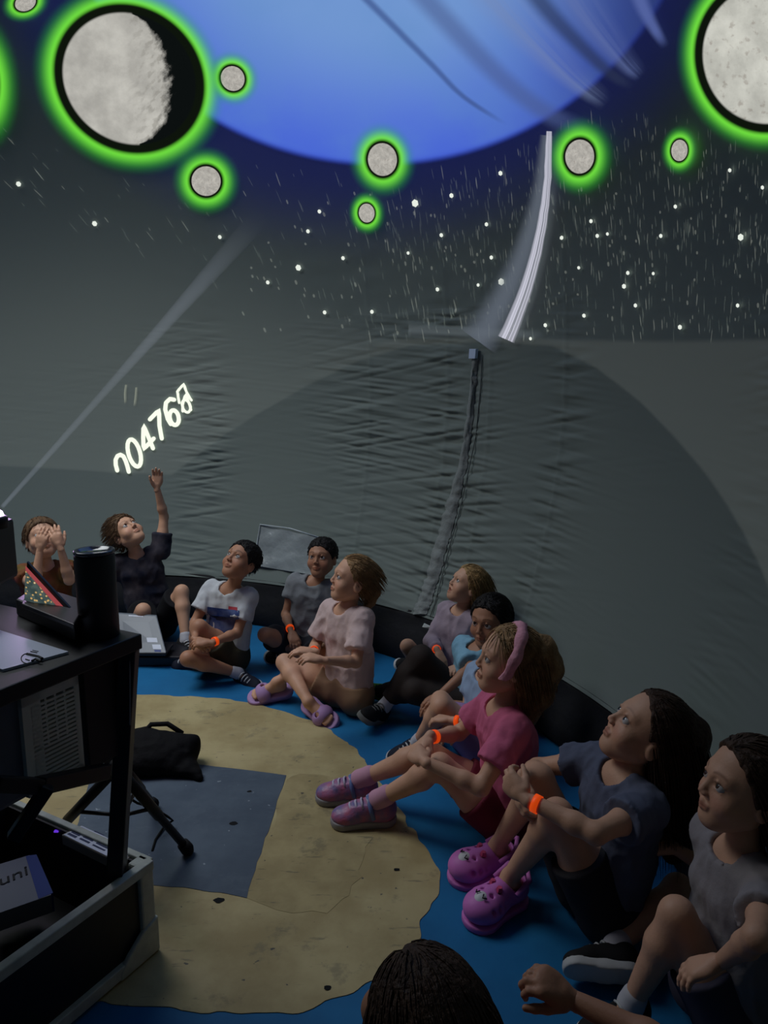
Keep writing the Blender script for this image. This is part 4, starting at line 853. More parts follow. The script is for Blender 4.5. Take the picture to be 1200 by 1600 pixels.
for a, p in pts:
    o_ = nrm(K8['hl'] * math.cos(a) + K8['hu'] * math.sin(a)); wv = 1 + .15 * math.sin(a * 9)
    vs += [p - ax * .019 * wv, p - ax * .019 * wv + o_ * .006, p + o_ * .014 * wv, p + ax * .019 * wv + o_ * .006, p + ax * .019 * wv]
mb.add(vs, [(q * 5 + g, q * 5 + (g + 1) % 5, (q + 1) * 5 + (g + 1) % 5, (q + 1) * 5 + g) for q in range(n) for g in range(5)]); K8['par'](mb.build('headband', mat('headband_pink', (222, 156, 172), .7, var=.1, vscale=60, bump=.5), K8['root'], True))
# girl hugging her knees
pel = PZ(938, 1398, .09); Yp = pel[1]
gb = mat('slate_blue_cotton', (92, 98, 118), .85, var=.05, bump=.25, bscale=40)
clog = mat('pink_foam', (206, 120, 196), .5, var=.05)
k, K9 = human(dict(label='long-haired girl in slate blue hugging her knees in pink clogs', pel=pel, neck=PY(978, 1200, Yp - .02), fwd=V(-.93, -.25, 0), head=PY(1010, 1143, Yp - .01), look=V(-.85, .08, .60), s=1.06, lk=1.17, fk=1.15,
  wl=PY(826, 1250, Yp - .14), el=PY(940, 1310, Yp - .25), wr=PY(818, 1216, Yp + .03), er=PY(880, 1190, Yp + .2), hdl=(V(-.5, .75, .25), V(.8, .4, -.3), .7), hdr=(V(-.2, -.7, -.9), V(.8, -.2, -.4), .6),
  al=PZ(797, 1370, .10), kl=PY(868, 1150, Yp - .14), tl=V(-.75, -.55, .0), ar=PZ(778, 1320, .10), kr=PY(840, 1120, Yp + .06), tr=V(-.8, -.3, .0), ful=V(-.1, -.2, 1), fur=V(-.1, -.2, 1), skin='fair', iris='blue', bands='l', h=.005,
  shirt=dict(mat=gb, len=.52, flare=.05, vee=.02), bottom=dict(mat=mat('dark_shorts', (44, 44, 48), .85), len=.6), shoe=dict(kind='clog', mat=clog),
  hair=dict(kind='long', col='darkbrown', th=.006, L=.30, n=650, jit=.04, ears=True, hang=V(.1, .1, -1), grav=2.4, plane=(.86, -.51), c=.012, vol=[([(0, -.08, .05), (0, -.12, .0)], .06, .05), ([PY(1048, 1160, Yp + .02), PY(1062, 1240, Yp + .01), PY(1050, 1330, Yp)], .055, .03)]), brow=(.45, .34, .28), browk=.5))
# child at the right edge
pel = PZ(1130, 1560, .09); Yp = pel[1]
human(dict(label='child with bare raised knee at the right edge of the ring', pel=pel, neck=PY(1158, 1320, Yp), fwd=V(-.9, -.1, 0), head=PY(1163, 1230, Yp), look=V(-.90, -.02, .22), s=1.0,
  wl=PY(1130, 1500, Yp - .16), el=PY(1180, 1450, Yp - .2), wr=PY(1062, 1330, Yp + .25), er=PY(1110, 1400, Yp + .25), hdl=(V(-.8, .2, -.5), V(0, 0, -1), .4),
  al=PZ(985, 1570, .07), kl=PY(950, 1100, Yp + .05), tl=V(-.8, -.3, 0), ar=PZ(960, 1480, .07), kr=pel + V(-.1, .8, .1), tr=V(-.8, .1, 0), skin='fair', h=.006, iris='brown',
  shirt=dict(mat=mat('off_white_cotton', (146, 140, 142), .85, bump=.2), len=.55), bottom=dict(mat=mat('lavender_grey_shorts', (74, 72, 88), .85), len=.55), shoe=dict(kind='sneaker', mat=mat('black_canvas', (20, 20, 22), .8), sole=mat('sole_white', (188, 190, 190), .6)),
  hair=dict(kind='long', col='darkbrown', th=.009, L=.16, n=350, jit=.06, ears=False, hang=V(.2, .1, -1), plane=(.86, -.51), c=.012, vol=[([(0, -.08, .03), (0, -.09, -.08)], .055, .04)]), brow=(.4, .3, .25)))
# foreground child seen from above the hair
hd = PY(655, 1590, .98)
pel = V(hd[0] + .02, hd[1] + .02, .09)
human(dict(label='dark-haired child in front of the camera, only the hair in view', pel=pel, neck=hd - V(0, 0, .14), fwd=V(-.3, 1, 0), head=hd, look=V(-.5, .75, .45), s=1.0,
  wl=pel + V(-.15, .2, .12), el=pel + V(-.3, .05, .1), wr=pel + V(.15, .2, .12), er=pel + V(.3, .05, .1), al=pel + V(-.05, .3, -.03), kl=pel + V(-.3, .15, .1), tl=V(.5, .5, 0), ar=pel + V(.05, .32, -.03), kr=pel + V(.3, .15, .1), tr=V(-.5, .5, 0), skin='tan', h=.007,
  shirt=dict(mat=mat('red_cotton', (140, 40, 40), .85), len=.55), bottom=dict(mat=mat('dark_shorts', (44, 44, 48), .85), len=.6), shoe=dict(kind='sneaker', mat=mat('black_canvas', (20, 20, 22), .8), sole=mat('sole_white', (188, 190, 190), .6)),
  hair=dict(kind='long', col='darkbrown', th=.010, L=.11, n=900, jit=.12, ears=False, hang=V(.1, -.3, -1), plane=(.86, -.51), c=.03, vol=[([(0, -.08, .03), (0, -.09, -.05)], .055, .04)]), brow=(.3, .2, .2)))
# child at the bottom right corner, body outside the frame
pel = V(.60, .82, .09)
human(dict(label='child at the bottom right corner reaching out one bare arm', pel=pel, neck=V(.64, .84, .44), fwd=V(-1, .05, 0), head=V(.68, .81, .61), look=V(-.9, .2, .35), s=1.05,
  wl=PY(900, 1590, 1.10), el=PY(1040, 1640, .9), wr=PY(800, 1508, 1.24), er=PY(1000, 1480, 1.3), hdl=(V(-1, .1, .1), V(0, .3, -1), .4), hdr=(V(-.8, .1, .5), V(.2, .3, -1), .9),
  al=pel + V(-.40, .12, -.01), kl=pel + V(-.25, .1, .8), tl=V(-1, 0, 0), ar=pel + V(-.36, .28, -.01), kr=pel + V(-.25, .2, .8), tr=V(-1, 0, 0), skin='tan', h=.006,
  shirt=dict(mat=mat('dark_green_cotton', (50, 56, 50), .85), len=.45), bottom=dict(mat=mat('dark_shorts', (44, 44, 48), .85), len=.45), shoe=dict(kind='sneaker', mat=mat('black_canvas', (20, 20, 22), .8), sole=mat('sole_white', (188, 190, 190), .6)),
  hair=dict(kind='short', col='darkbrown', th=.009, L=.04, n=200), brow=(.3, .2, .2)))
# boy with the raised arm
pel = PZ(238, 972, .10); Yp = pel[1]
dk = mat('galaxy_print_cotton', (18, 24, 44), .85, vscale=9, col2=(84, 78, 84))
human(dict(label='boy in a dark printed t-shirt raising one arm to the dome', pel=pel, neck=PY(214, 862, Yp), fwd=V(.2, -1, 0), head=PY(197, 833, Yp - .02), look=V(.46, -.42, .78), hup=V(-.75, .3, .6), s=1.04,
  wl=PY(246, 765, Yp + .02), el=PY(262, 800, Yp + .1), sh_l=V(.02, 0, .035), wr=PY(178, 960, Yp - .08), er=PY(160, 930, Yp), hdl=(V(.1, 0, 1), V(.2, -1, 0), .25), hdr=(V(0, -.3, -1), V(0, 1, 0), .3),
  al=PZ(290, 1000, .07), kl=PY(292, 800, Yp), tl=V(.5, -.6, -.1), ar=PZ(215, 985, .07), kr=PZ(180, 1000, .25), tr=V(.5, -.4, 0), skin='fair', h=.006,
  shirt=dict(mat=dk, len=.5, flare=.05), bottom=dict(mat=mat('black_shorts', (16, 17, 22), .85), len=.8, flare=.02), shoe=dict(kind='sneaker', mat=mat('black_canvas', (20, 20, 22), .8), sole=mat('sole_white', (188, 190, 190), .6)),
  hair=dict(kind='short', col='lightbrown', th=.010, L=.04, n=380, jit=.12, hang=V(-.6, .2, -.6), plane=(.807, -.59), c=.028), brow=(.4, .3, .25)))
# child with hands to the face
pel = PZ(80, 1000, .12); Yp = pel[1]
human(dict(label='child behind the laptop holding both hands to the face', pel=pel, neck=PY(70, 880, Yp), fwd=V(.45, -.9, 0), head=PY(66, 842, Yp), look=V(.5, -.75, .45), s=1.04,
  wl=PY(95, 858, Yp - .15), el=PY(112, 925, Yp - .2), wr=PY(62, 862, Yp - .16), er=PY(55, 935, Yp - .22), hdl=(V(-.35, .1, .95), V(-.3, 1, 0), .25), hdr=(V(.25, .1, .95), V(0, 1, 0), .25),
  al=PZ(110, 1020, .07), kl=PZ(130, 960, .3), tl=V(.5, -.6, -.1), ar=PZ(70, 1020, .06), kr=PZ(20, 1000, .25), tr=V(.5, -.4, 0), skin='fair', h=.007,
  shirt=dict(mat=mat('red_print_cotton', (120, 44, 40), .85, vscale=7, col2=(96, 92, 40)), len=.5), bottom=dict(mat=mat('black_shorts', (16, 17, 22), .85), len=.8), shoe=dict(kind='sneaker', mat=mat('black_canvas', (20, 20, 22), .8), sole=mat('sole_white', (188, 190, 190), .6)),
  hair=dict(kind='short', col='lightbrown', th=.008, L=.03, n=250), brow=(.4, .3, .25)))
print('people time', round(_t.time() - T0, 1))
# ------------------------------------------------------------------ equipment on the left
blk = mat('black_lacquer', (20, 21, 26), .5, var=.2, spec=.4); alu = mat('aluminium_edge', (186, 192, 180), .5, var=.12, vscale=30); blkp = mat('black_plastic', (24, 24, 32), .42, spec=.5)
C0 = PZ(222, 990, .9); E1 = nrm(PZ(0, 1078, .9) - C0); E2 = nrm(V(E1[1], -E1[0], 0)); E2 = E2 if E2[0] < 0 else -E2; UZ = V(0, 0, 1)
def at_(t, q, z): return V(C0[0], C0[1], 0) + E1 * t + E2 * q + UZ * z
rack = thing('equipment_rack', 'black equipment stand with a flat shelf on posts, standing in the road case', 'stand')
mb = MB(); mb.box(at_(0, 0, .862), E1 * .80, E2 * .62, UZ * .038); mb.build('shelf', blk, rack, bevel=.004)
K0 = PZ(232, 1343, .27); F1 = nrm(PZ(0, 1510, .27) - K0); F2 = nrm(V(F1[1], -F1[0], 0)); F2 = F2 if F2[0] < 0 else -F2
def kc(t, q, z): return V(K0[0], K0[1], 0) + F1 * t + F2 * q + UZ * z
PB1 = kc(.09, .055, .034)
mb = MB(); mb.bar(at_(.015, .03, .862), PB1, .050, .040); mb.build('post', blk, rack, bevel=.003)
mb = MB(); mb.bar(at_(.02, .55, .862), kc(.08, .56, .034), .045); mb.build('post', blk, rack, bevel=.003)
mb = MB(); mb.bar(at_(.70, .04, .862), kc(.82, .06, .034), .045); mb.build('post', blk, rack, bevel=.003)
mb = MB(); mb.box(at_(.03, .045, .60), E1 * .11, E2 * .02, UZ * .262); mb.build('side_board', blk, rack, bevel=.003)
mb = MB(); mb.bar(at_(.032, .012, .84), at_(.042, .014, .68), .003); mb.build('cable_trim', mat('pale_trim', (120, 122, 130), .4), rack)
# grey machine with the vent grille, hung under the shelf
mc = thing('ventilated_machine', 'grey machine with a slotted pale grille under the rack shelf', 'machine')
gm = mat('grey_machine', (92, 98, 112), .55, var=.05); gp = mat('pale_grille', (214, 212, 204), .5, var=.05); hole = mat('vent_dark', (8, 8, 10), .9)
mb = MB(); mb.box(at_(.155, .05, .615), E1 * .60, E2 * .34, UZ * .237); mb.build('housing', gm, mc, bevel=.012)
mb = MB(); g0, g1, z0, z1 = .16, .305, .62, .845; sf = .046; wg = g1 - g0
mb.box(at_(g0, sf - .008, z0), E1 * .014, E2 * .012, UZ * (z1 - z0)); mb.box(at_(g1 - .045, sf - .008, z0), E1 * .045, E2 * .012, UZ * (z1 - z0))
mb.box(at_(g0, sf - .008, z1 - .02), E1 * wg, E2 * .012, UZ * .02); mb.box(at_(g0, sf - .008, z0), E1 * wg, E2 * .012, UZ * .012)
for q in range(1, 4): mb.box(at_(g0 + .014 + q * .0245 - .003, sf - .007, z0 + .10), E1 * .005, E2 * .010, UZ * (z1 - z0 - .11))
nr = 19
for q in range(nr): mb.box(at_(g0 + .01, sf - .008, z0 + .014 + q * (z1 - z0 - .036) / nr), E1 * (wg - .03), E2 * .010, UZ * .0058)
mb.build('grille', gp, mc)
mb = MB(); mb.box(at_(g0 + .005, sf + .001, z0), E1 * (wg - .02), E2 * .003, UZ * (z1 - z0 - .01)); mb.build('grille_recess', hole, mc)
# white board with a printed logo
T_ = PZ(107, 1018, .906); A_ = PZ(4, 1046, .906); B_ = PZ(-8, 982, .906); D_ = A_ + B_ - T_; dn = V(0, 0, -.0055)
wb = MB(); wb.hexa([p + dn for p in (T_, A_, D_, B_)], [T_, A_, D_, B_]); wb_ = wb.build('white_board', mat('board_white', (196, 204, 222), .4), None); tag(wb_, 'white sheet board with a small black logo on the rack shelf', 'board')
mb = MB(); ink = mat('ink', (20, 20, 24), .6)
def bp(x, y): p = PZ(x, y, .9066); return p
mb.tube([bp(44 + 10 * math.cos(a) * 1.1, 1029 + 8 * math.sin(a)) for a in np.linspace(1.2, 5.6, 14)], .0011, 5)
mb.tube([bp(42, 1022), bp(60, 1026), bp(66, 1029)], .0034, 5); mb.tube([bp(48, 1018), bp(58, 1020)], .0012, 5); mb.tube([bp(51, 1016), bp(60, 1018)], .001, 5)
mb.tube([bp(50, 1033), bp(56, 1030), bp(64, 1033)], .003, 5); mb.tube([bp(40, 1030), bp(46, 1032)], .0014, 5)
mb.build('logo_print', ink, wb_)
mg = thing('mug', 'pale mug with its handle at the left edge of the rack shelf', 'mug')
cm = PZ(-42, 985, .9); mb = MB(); prof = [(.0, .004), (.036, .0), (.040, .01), (.041, .09), (.037, .09), (.036, .012), (0, .012)]; n = 28
vs = [(cm[0] + r_ * math.cos(2 * math.pi * k / n), cm[1] + r_ * math.sin(2 * math.pi * k / n), .9 + z_) for (r_, z_) in prof for k in range(n)]
mb.add(vs, [(a * n + k, a * n + (k + 1) % n, (a + 1) * n + (k + 1) % n, (a + 1) * n + k) for a in range(6) for k in range(n)]); cer = mat('pale_ceramic', (150, 148, 156), .3, spec=.6); mb.build('cup', cer, mg, True)
mb = MB(); mb.tube([cm + V(.036, 0, .075), cm + V(.052, 0, .08), cm + V(.062, 0, .065), cm + V(.062, 0, .04), cm + V(.052, 0, .022), cm + V(.036, 0, .02)], .0055, 8); mb.build('handle', cer, mg, True)
# black cylindrical speaker
cc = PZ(156, 992, .9); R_ = .0455; sp_ = thing('cylindrical_speaker', 'tall black cylindrical speaker on the rack shelf', 'speaker')
def lathe(c, prof, n=40):
    mb = MB(); mb.add([(c[0] + r_ * math.cos(2 * math.pi * k / n), c[1] + r_ * math.sin(2 * math.pi * k / n), c[2] + z_) for (r_, z_) in prof for k in range(n)], [(a * n + k, a * n + (k + 1) % n, (a + 1) * n + (k + 1) % n, (a + 1) * n + k) for a in range(len(prof) - 1) for k in range(n)]); return mb
lathe(cc, [(0, 0), (R_ - .002, 0), (R_, .004), (R_, .196), (R_ - .003, .200), (0, .200)]).build('body', blkp, sp_, True)
lathe(cc, [(0, .2), (R_ - .001, .2), (R_ + .001, .204), (R_ - .001, .209), (R_ - .006, .208), (R_ - .010, .203), (0, .2025)]).build('lid', mat('glossy_lid', (60, 62, 74), .12, spec=.9), sp_, True)
mb = MB(); cl = cc + V(-R_ - .002, -.01, .15); mb.box(cl, V(.004, 0, 0), V(0, .016, 0), V(0, 0, .035)); mb.build('clip', mat('brass', (170, 150, 110), .3, metal=.8), sp_, bevel=.002)
# media console and laptop with a lit screen
con = MB(); c_ = [PZ(26, 962, .9), PZ(118, 1004, .9), PZ(150, 968, .9), PZ(60, 938, .9)]; con.hexa(c_, [p + V(0, 0, .045) for p in c_])
tag(con.build('media_box', blkp, None, bevel=.006), 'flat black box under the laptop on the rack shelf', 'box')
lap = thing('laptop', 'open laptop with a colourful lit screen on the rack shelf', 'laptop')
c_ = [PZ(34, 950, .948), PZ(116, 984, .948), PZ(128, 962, .948), PZ(40, 938, .948)]; mb = MB(); mb.hexa(c_, [p + V(0, 0, .012) for p in c_]); mb.build('base', blkp, lap, bevel=.003)
yb = PZ(38, 938, .962)[1]; q_ = [PY(38, 938, yb), PY(97, 953, yb - .05), PY(101, 950, yb - .045), PY(40, 884, yb + .01)]; nb_ = V(.2, .9, 0) * .008
mb = MB(); c0_ = sum(q_) / 4; big = [c0_ + (p - c0_) * 1.10 for p in q_]; mb.hexa([p + nb_ * 1.6 for p in big], [p + nb_ * 2.4 for p in big]); mb.build('screen_lid', blkp, lap)
m, nt = new_emit('laptop_picture'); mth, ss, mixc, noise, uv, out = expr(nt); u, v = uv()
vn = nt.nodes.new('ShaderNodeTexVoronoi'); vn.inputs['Scale'].default_value = 11; tcv = nt.nodes.new('ShaderNodeUVMap'); nt.links.new(tcv.outputs[0], vn.inputs['Vector'])
c = mixc(ss(noise(5), .4, .6), lin((52, 66, 66)), lin((74, 88, 84))); c = mixc(mth('SUBTRACT', 1.0, ss(vn.outputs['Distance'], .22, .38)), c, lin((196, 160, 100)))
c = mixc(mth('MULTIPLY', mth('SUBTRACT', 1.0, ss(vn.outputs['Distance'], .1, .16)), ss(noise(9), .5, .55)), c, lin((240, 240, 220)))
c = mixc(ss(mth('ADD', u, v), .84, .88), c, lin((150, 66, 70))); out(c, 1.0)
mb = MB(); mb.add(q_, [(0, 1, 2, 3)]); scr = mb.build('screen', m, lap); uvl = scr.data.uv_layers.new(name='uv')
for lp_, w__ in zip(scr.data.loops, [(0, 0), (1, 0), (1, .05), (0, 1)]): uvl.data[lp_.index].uv = w__
# projector just beyond the left edge, and its beam through the hazy air
Ln = PY(-9, 806, 2.12); pj = thing('fisheye_projector', 'dome projector at the left edge throwing the beam', 'projector')
px_ = [Ln + V(-.26, -.08, -.16), Ln + V(-.012, -.08, -.16), Ln + V(-.012, .14, -.16), Ln + V(-.26, .14, -.16)]
mb = MB(); mb.hexa([V(p[0], p[1], .9) for p in px_], [V(p[0], p[1], Ln[2] - .03) for p in px_]); mb.build('body', blkp, pj, bevel=.012)
lathe(Ln - V(0, 0, .035), [(0, 0), (.035, 0), (.035, .03), (.03, .034), (0, .034)]).build('lens_barrel', blk, pj, True)
mb = MB(); lathe(Ln, [(.026, 0), (.022, .012), (.012, .02), (.001, .023)]).build('lens', flat_emit('lens_light', (235, 200, 255), 6), pj, True)
Be = dpx(418, 330, .03); bl = np.linalg.norm(Be - Ln); n = 20
mb = MB(); mb.add([(r_ * math.cos(2 * math.pi * k / n), r_ * math.sin(2 * math.pi * k / n), z_ * bl) for z_, r_ in ((.015, .006), (.25, .013), (.5, .027), (.75, .045), (1, .062)) for k in range(n)], [(a * n + k, a * n + (k + 1) % n, (a + 1) * n + (k + 1) % n, (a + 1) * n + k) for a in range(4) for k in range(n)] + [tuple(range(n))[::-1], tuple(range(4 * n, 5 * n))])
m = bpy.data.materials.new('beam_haze'); m.use_nodes = True; nt = m.node_tree; nt.nodes.clear(); mth, ss, mixc, noise, uv, out = expr(nt)
em = nt.nodes.new('ShaderNodeEmission'); o_ = nt.nodes.new('ShaderNodeOutputMaterial'); em.inputs[0].default_value = (.72, .80, 1, 1); tcb = nt.nodes.new('ShaderNodeTexCoord'); sx = nt.nodes.new('ShaderNodeSeparateXYZ')
nt.links.new(tcb.outputs['Object'], sx.inputs[0]); zz = mth('DIVIDE', sx.outputs[2], bl)
nt.links.new(mth('MULTIPLY', mth('DIVIDE', .42, mth('ADD', zz, .06)), mth('SUBTRACT', 1.0, ss(zz, .35, 1.0))), em.inputs[1]); nt.links.new(em.outputs[0], o_.inputs['Volume'])
bo = mb.build('light_beam', m, None, True); bo.location = tuple(Ln); bo.rotation_euler = Vector(Be - Ln).to_track_quat('Z', 'Y').to_euler(); tag(bo, 'pale light beam from the projector through hazy air to the dome', 'beam')
# road case
K0 = PZ(232, 1343, .27); F1 = nrm(PZ(0, 1510, .27) - K0); F2 = nrm(V(F1[1], -F1[0], 0)); F2 = F2 if F2[0] < 0 else -F2
def kc(t, q, z): return V(K0[0], K0[1], 0) + F1 * t + F2 * q + UZ * z
case = thing('road_case', 'open black road case with aluminium edges at the bottom left', 'case')
LT, WT, th_ = .95, .66, .012
mb = MB(); mb.box(kc(0, 0, .02), F1 * LT, F2 * WT, UZ * .012); mb.build('floor_panel', blk, case)
for nm_, a, X_, Y_ in (('side_panel', kc(.006, .004, .02), F1 * (LT - .012), F2 * th_), ('side_panel', kc(.006, WT - th_ - .004, .02), F1 * (LT - .012), F2 * th_), ('end_panel', kc(.004, .006, .02), F1 * th_, F2 * (WT - .012)), ('end_panel', kc(LT - th_ - .004, .006, .02), F1 * th_, F2 * (WT - .012))):
    mb = MB(); mb.box(a, X_, Y_, UZ * .24); mb.build(nm_, blk, case)
for a, b_, w_, h_ in ((kc(-.004, -.002, .258), kc(LT, -.002, .258), .026, .026), (kc(-.002, -.004, .258), kc(-.002, WT, .258), .020, .024), (kc(-.004, -.002, .025), kc(LT, -.002, .025), .020, .032), (kc(-.002, -.004, .025), kc(-.002, WT, .025), .020, .032), (kc(LT, -.002, .258), kc(LT, WT, .258), .02, .024)):
    mb = MB(); mb.bar(a, b_, w_, h_); mb.build('aluminium_edge', alu, case, bevel=.003)
mb = MB(); mb.box(kc(-.008, -.008, .012), F1 * .045, F2 * .045, UZ * .258); mb.build('corner_strip', alu, case, bevel=.006)
mb = MB(); pr = [(0, .0), (.13, .0), (.13, .02), (.10, .05), (.05, .085), (0, .10)]
vs = [kc(t_ - .010, q_2, z_ + .006) for q_2 in (-.014, .0) for t_, z_ in pr]; mb.add(vs, [tuple(range(6)), tuple(range(11, 5, -1))] + [(k, k + 6, (k + 1) % 6 + 6, (k + 1) % 6) for k in range(6)]); mb.build('corner_casting', alu, case, bevel=.004)
# white topped device in the case
q_ = [PZ(96, 1304, .262), PZ(126, 1289, .262), PZ(214, 1330, .262), PZ(190, 1350, .262)]; dv = thing('power_supply', 'slim device with a printed white label beside the rack post', 'device')
mb = MB(); mb.hexa([p - V(0, 0, .03) for p in q_], q_); mb.build('housing', mat('pale_shell', (150, 145, 135), .5), dv, bevel=.003)
mb = MB(); cq = sum(q_) / 4; mb.hexa([cq + (p - cq) * .94 + V(0, 0, -.001) for p in q_], [cq + (p - cq) * .94 + V(0, 0, .001) for p in q_]); mb.build('label', mat('label_white', (216, 222, 236), .5), dv)
mb = MB(); e_a, e_b = (q_[3] - q_[0]), (q_[1] - q_[0])
for (a, b_, l_, h_, lines) in ((.06, .62, .10, .25, 1), (.05, .15, .14, .12, 2), (.24, .2, .16, .10, 3), (.24, .6, .16, .05, 3), (.46, .2, .2, .08, 4), (.72, .2, .2, .07, 4)):
    for q in range(lines): mb.box(q_[0] + e_a * a + e_b * (b_ + q * .19) + V(0, 0, .0012), e_a * l_, e_b * h_, V(0, 0, .0008))
mb.build('label_print', mat('ink_blue', (50, 62, 96), .6), dv)
mb = MB(); pt = PZ(84, 1301, .25); mb.box(pt, V(.012, 0, 0), V(0, .008, 0), V(0, 0, .004)); mb.build('indicator_lamp', flat_emit('led_violet', (96, 50, 200), 1.0), dv)
bxq = [PZ(-40, 1440, .20), PZ(-40, 1362, .20), PZ(46, 1336, .20), PZ(80, 1398, .20)]; bx = thing('paper_box', 'white and blue printed box lying in the road case', 'box')
mb = MB(); mb.hexa([p - V(0, 0, .05) for p in bxq], bxq); mb.build('carton', mat('carton_grey', (120, 122, 132), .6), bx)
mb = MB(); bq = [PZ(40, 1337.5, .2008), PZ(57, 1335, .2008), PZ(83, 1395, .2008), PZ(60, 1404, .2008)]; mb.hexa([p - V(0, 0, .052) for p in bq], bq); mb.build('blue_band', mat('band_blue', (36, 60, 130), .5), bx)
def text_on(body, o, ex, ey, size, m, parent, name):
    cu = bpy.data.curves.new('t', 'FONT'); cu.body = body; cu.size = 1; cu.extrude = .02; tmp = bpy.data.objects.new('t', cu); C.objects.link(tmp)
    dg = bpy.context.evaluated_depsgraph_get(); me_ = bpy.data.meshes.new_from_object(tmp.evaluated_get(dg)); bpy.data.objects.remove(tmp)
    ex, ey = nrm(ex) * size, nrm(ey) * size; ez = np.cross(ex, ey); ez = nrm(ez) * size
    for v_ in me_.vertices: v_.co = Vector(o + ex * v_.co[0] + ey * v_.co[1] + ez * v_.co[2])
    me_.name = name; return link(name, me_, m, parent, False)
o1 = PZ(-2, 1385, .201); text_on('uni', o1, PZ(40, 1368, .201) - o1, PZ(-6, 1350, .201) - o1, .062, ink, bx, 'lettering')
# tripod
tp = thing('tripod', 'black tripod with one splayed leg reaching the grey floor', 'tripod')
hub = PY(188, 1205, 2.02); tm = mat('tripod_black', (18, 18, 20), .45)
for nm_, a, b_ in (('leg', hub, PZ(294, 1328, .018)), ('leg', hub + V(-.02, 0, 0), V(hub[0] - .34, hub[1] + .12, .018)), ('leg', hub + V(0, .02, 0), V(hub[0] - .05, hub[1] + .42, .018))):
    b_ = np.array(b_); mb = MB(); mb.tube([a, a + (b_ - a) * .55, a + (b_ - a) * .56, b_], [.016, .016, .0125, .0125], 12); lg = mb.build(nm_, tm, tp, True)
    mb = MB(); d_ = nrm(b_ - a); mb.tube([b_ - d_ * .035, b_ - d_ * .005, b_ + d_ * .012], [.019, .021, .014], 12); mb.build('rubber_foot', mat('rubber', (12, 12, 13), .8), lg, True)
    mb = MB(); mb.tube([hub - V(0, 0, .14), a + (b_ - a) * .45], .006, 8); mb.build('brace', tm, tp, True)
mb = MB(); mb.tube([hub - V(0, 0, .16), hub + V(0, 0, .10)], .014, 12); mb.build('column', tm, tp, True)
mb = MB(); mb.tube([hub - V(0, 0, .02), hub + V(0, 0, .03)], .028, 14); mb.build('collar', tm, tp, True)
mb = MB(); a = PY(-10, 1225, 1.30); b_ = PY(60, 1228, 1.39); c_ = PY(165, 1205, 1.60); mb.bar(a, b_, .03, .03); mb.bar(b_, c_, .03, .034); mb.bar(b_ + V(.02, 0, 0), PY(20, 1310, 1.36), .026); tag(mb.build('support_bracket', tm, None, bevel=.003), 'black bent bracket arm crossing in front of the grey machine', 'bracket')
cb = MB(); cb.tube([PZ(238, 1330, .004) , PZ(243, 1312, .006), PZ(256, 1292, .012), PZ(270, 1282, .03), PZ(262, 1276, .05), PZ(240, 1262, .1), PZ(215, 1255, .16), PZ(190, 1240, .25)], .004, 8); tag(cb.build('cable', mat('rubber', (12, 12, 13), .8), None, True), 'thin black cable dropping from the tripod to the floor', 'cable')
# black bag on the floor
bp_ = []; rb = np.random.RandomState(5)
for (x, y, z_, r_) in [(222, 1190, .045, .06), (255, 1188, .05, .06), (285, 1195, .035, .045), (235, 1165, .08, .065), (270, 1168, .075, .055), (292, 1172, .06, .04), (215, 1160, .08, .06), (190, 1175, .05, .07), (298, 1160, .09, .02)]:
    p = PZ(x, y, z_); bp_.append(elp(p, (r_ * 1.15, r_, r_ * .8), k=.05))
bag = solid('black_bag', bp_ + [cap(PZ(300, 1205, .02), PZ(312, 1216, .012), .03, .014, k=.03)], .005, mat('black_nylon', (12, 12, 15), .8, bump=.3, spec=.15), None, cuts=[(V(0, 0, .003), V(0, 0, -1))], fold=.010, foldf=14, rel=1)
tag(bag, 'slumped black bag on the floor beside the rack', 'bag')
mb = MB(); mb.tube([PZ(222, 1148, .12), PZ(236, 1132, .14), PZ(262, 1131, .14), PZ(285, 1146, .11)], .010, 8); mb.build('strap', mat('black_nylon', (17, 18, 22), .55), bag, True)
# second laptop in front of the boy with the raised arm
l2 = thing('laptop', 'grey laptop with small stickers on its lid standing on a low black case', 'laptop')
lid = [PY(176, 1020, 3.78), PY(259, 1020, 3.74), PY(244, 963, 3.93), PY(170, 958, 3.96)]; ld = V(0, .012, .004)
mb = MB(); mb.hexa([p + ld for p in lid], lid); mb.build('lid', mat('laptop_grey', (104, 112, 122), .4, spec=.5), l2, bevel=.002)
bq = [lid[0] + V(0, -.005, -.012), lid[1] + V(0, -.005, -.012), lid[1] + V(.0, .14, -.012), lid[0] + V(0, .14, -.012)]; mb = MB(); mb.hexa([p - V(0, 0, .004) for p in bq], [p + V(0, 0, .012) for p in bq]); mb.build('base', blkp, l2, bevel=.003)
def lidp(u_, v_): return (lid[0] * (1 - u_) + lid[1] * u_) * (1 - v_) + (lid[3] * (1 - u_) + lid[2] * u_) * v_ - V(0, .0015, .0005)
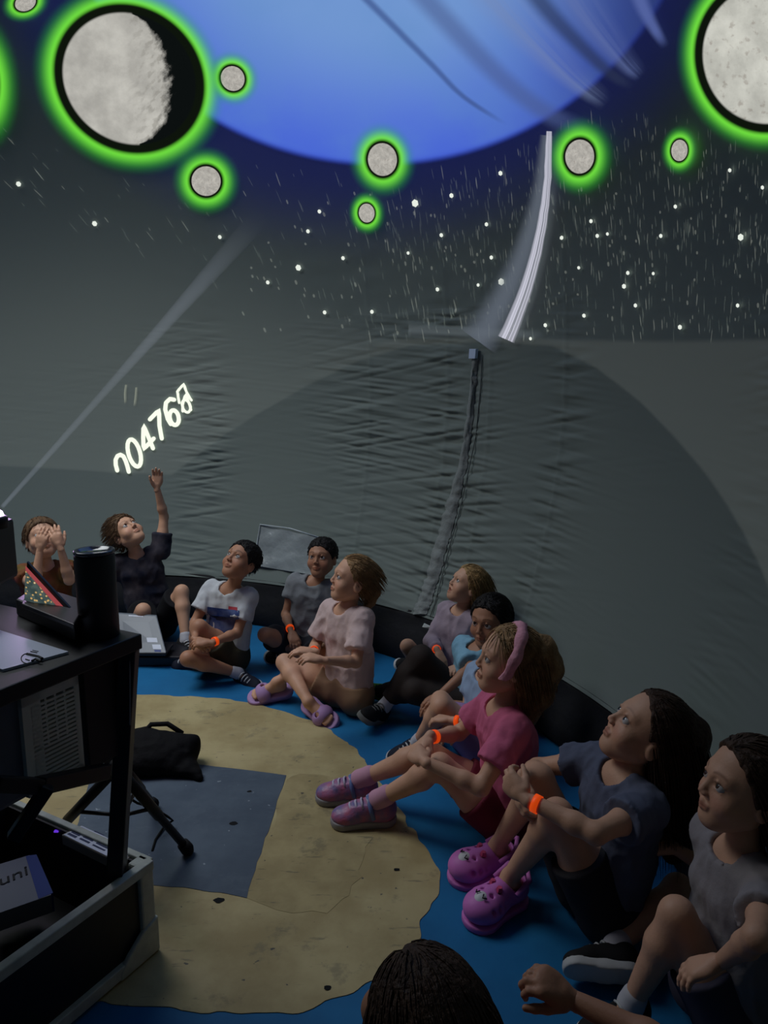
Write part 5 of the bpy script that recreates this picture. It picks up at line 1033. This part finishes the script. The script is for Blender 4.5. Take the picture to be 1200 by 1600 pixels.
for (u0, v0, u1, v1, mm_) in ((.70, .28, .90, .40, 'label_white'), (.78, .10, .94, .22, 'label_white'), (.80, .03, .92, .08, 'band_blue'), (.42, .96, .72, .99, 'label_white')):
    mb = MB(); qq = [lidp(u0, v0), lidp(u1, v0), lidp(u1, v1), lidp(u0, v1)]; mb.hexa([p + V(0, .001, 0) for p in qq], qq); mb.build('sticker', MATS[mm_], l2)
zc = float(lid[0][2] - .018); fc_ = [PZ(150, 1043, 0), PZ(285, 1041, 0)]; mb = MB(); mb.hexa([fc_[0], fc_[1], fc_[1] + V(.0, .24, 0), fc_[0] + V(0, .24, 0)], [fc_[0] + UZ * zc, fc_[1] + UZ * zc * .9, fc_[1] + V(0, .24, zc * .9), fc_[0] + V(0, .24, zc)])
tag(mb.build('low_case', blkp, None, bevel=.008), 'low flat black case on the blue floor under the stickered laptop', 'case')
# ---- prints on clothes and a pendant
def decal_on(K, px, m, name, off=.006, sub=10):      # flat print lying on the shirt front: quad in picture corners, dropped on the cloth by ray
    sh = [c for c in K['root'].children if c.name.split('.')[0] == 'shirt'][0]; bpy.context.view_layer.update(); mw = sh.matrix_world; mi_ = mw.inverted(); rows, uvs = [], []
    for a in range(sub + 1):
        for b_ in range(sub + 1):
            u_, v_ = b_ / sub, a / sub; p = (np.array(px[0]) * (1 - u_) + np.array(px[1]) * u_) * (1 - v_) + (np.array(px[3]) * (1 - u_) + np.array(px[2]) * u_) * v_
            r_ = ray(*p); ok, loc, nn, _ = sh.ray_cast(mi_ @ Vector(CAM), Vector(r_)); w_ = np.array(mw @ loc) + np.array(nn) * .002 if ok else rows[-1]; rows.append(w_); uvs.append((u_, v_))
    mb = MB(); mb.add(rows, [(a * (sub + 1) + b_, (a + 1) * (sub + 1) + b_, (a + 1) * (sub + 1) + b_ + 1, a * (sub + 1) + b_ + 1) for a in range(sub) for b_ in range(sub)]); o = mb.build(name, m, sh, True); return o
try:
    decal_on(K3, [(324, 948), (374, 954), (373, 993), (320, 990)], mat('shirt_print_blue', (36, 58, 120), .8, vscale=22, col2=(96, 110, 150)), 'picture_print')
    decal_on(K3, [(357, 947), (371, 949), (371, 954), (357, 952)], mat('shirt_print_red', (170, 60, 70), .8), 'word_print', sub=4)
except Exception as ex_: print('decal', ex_)
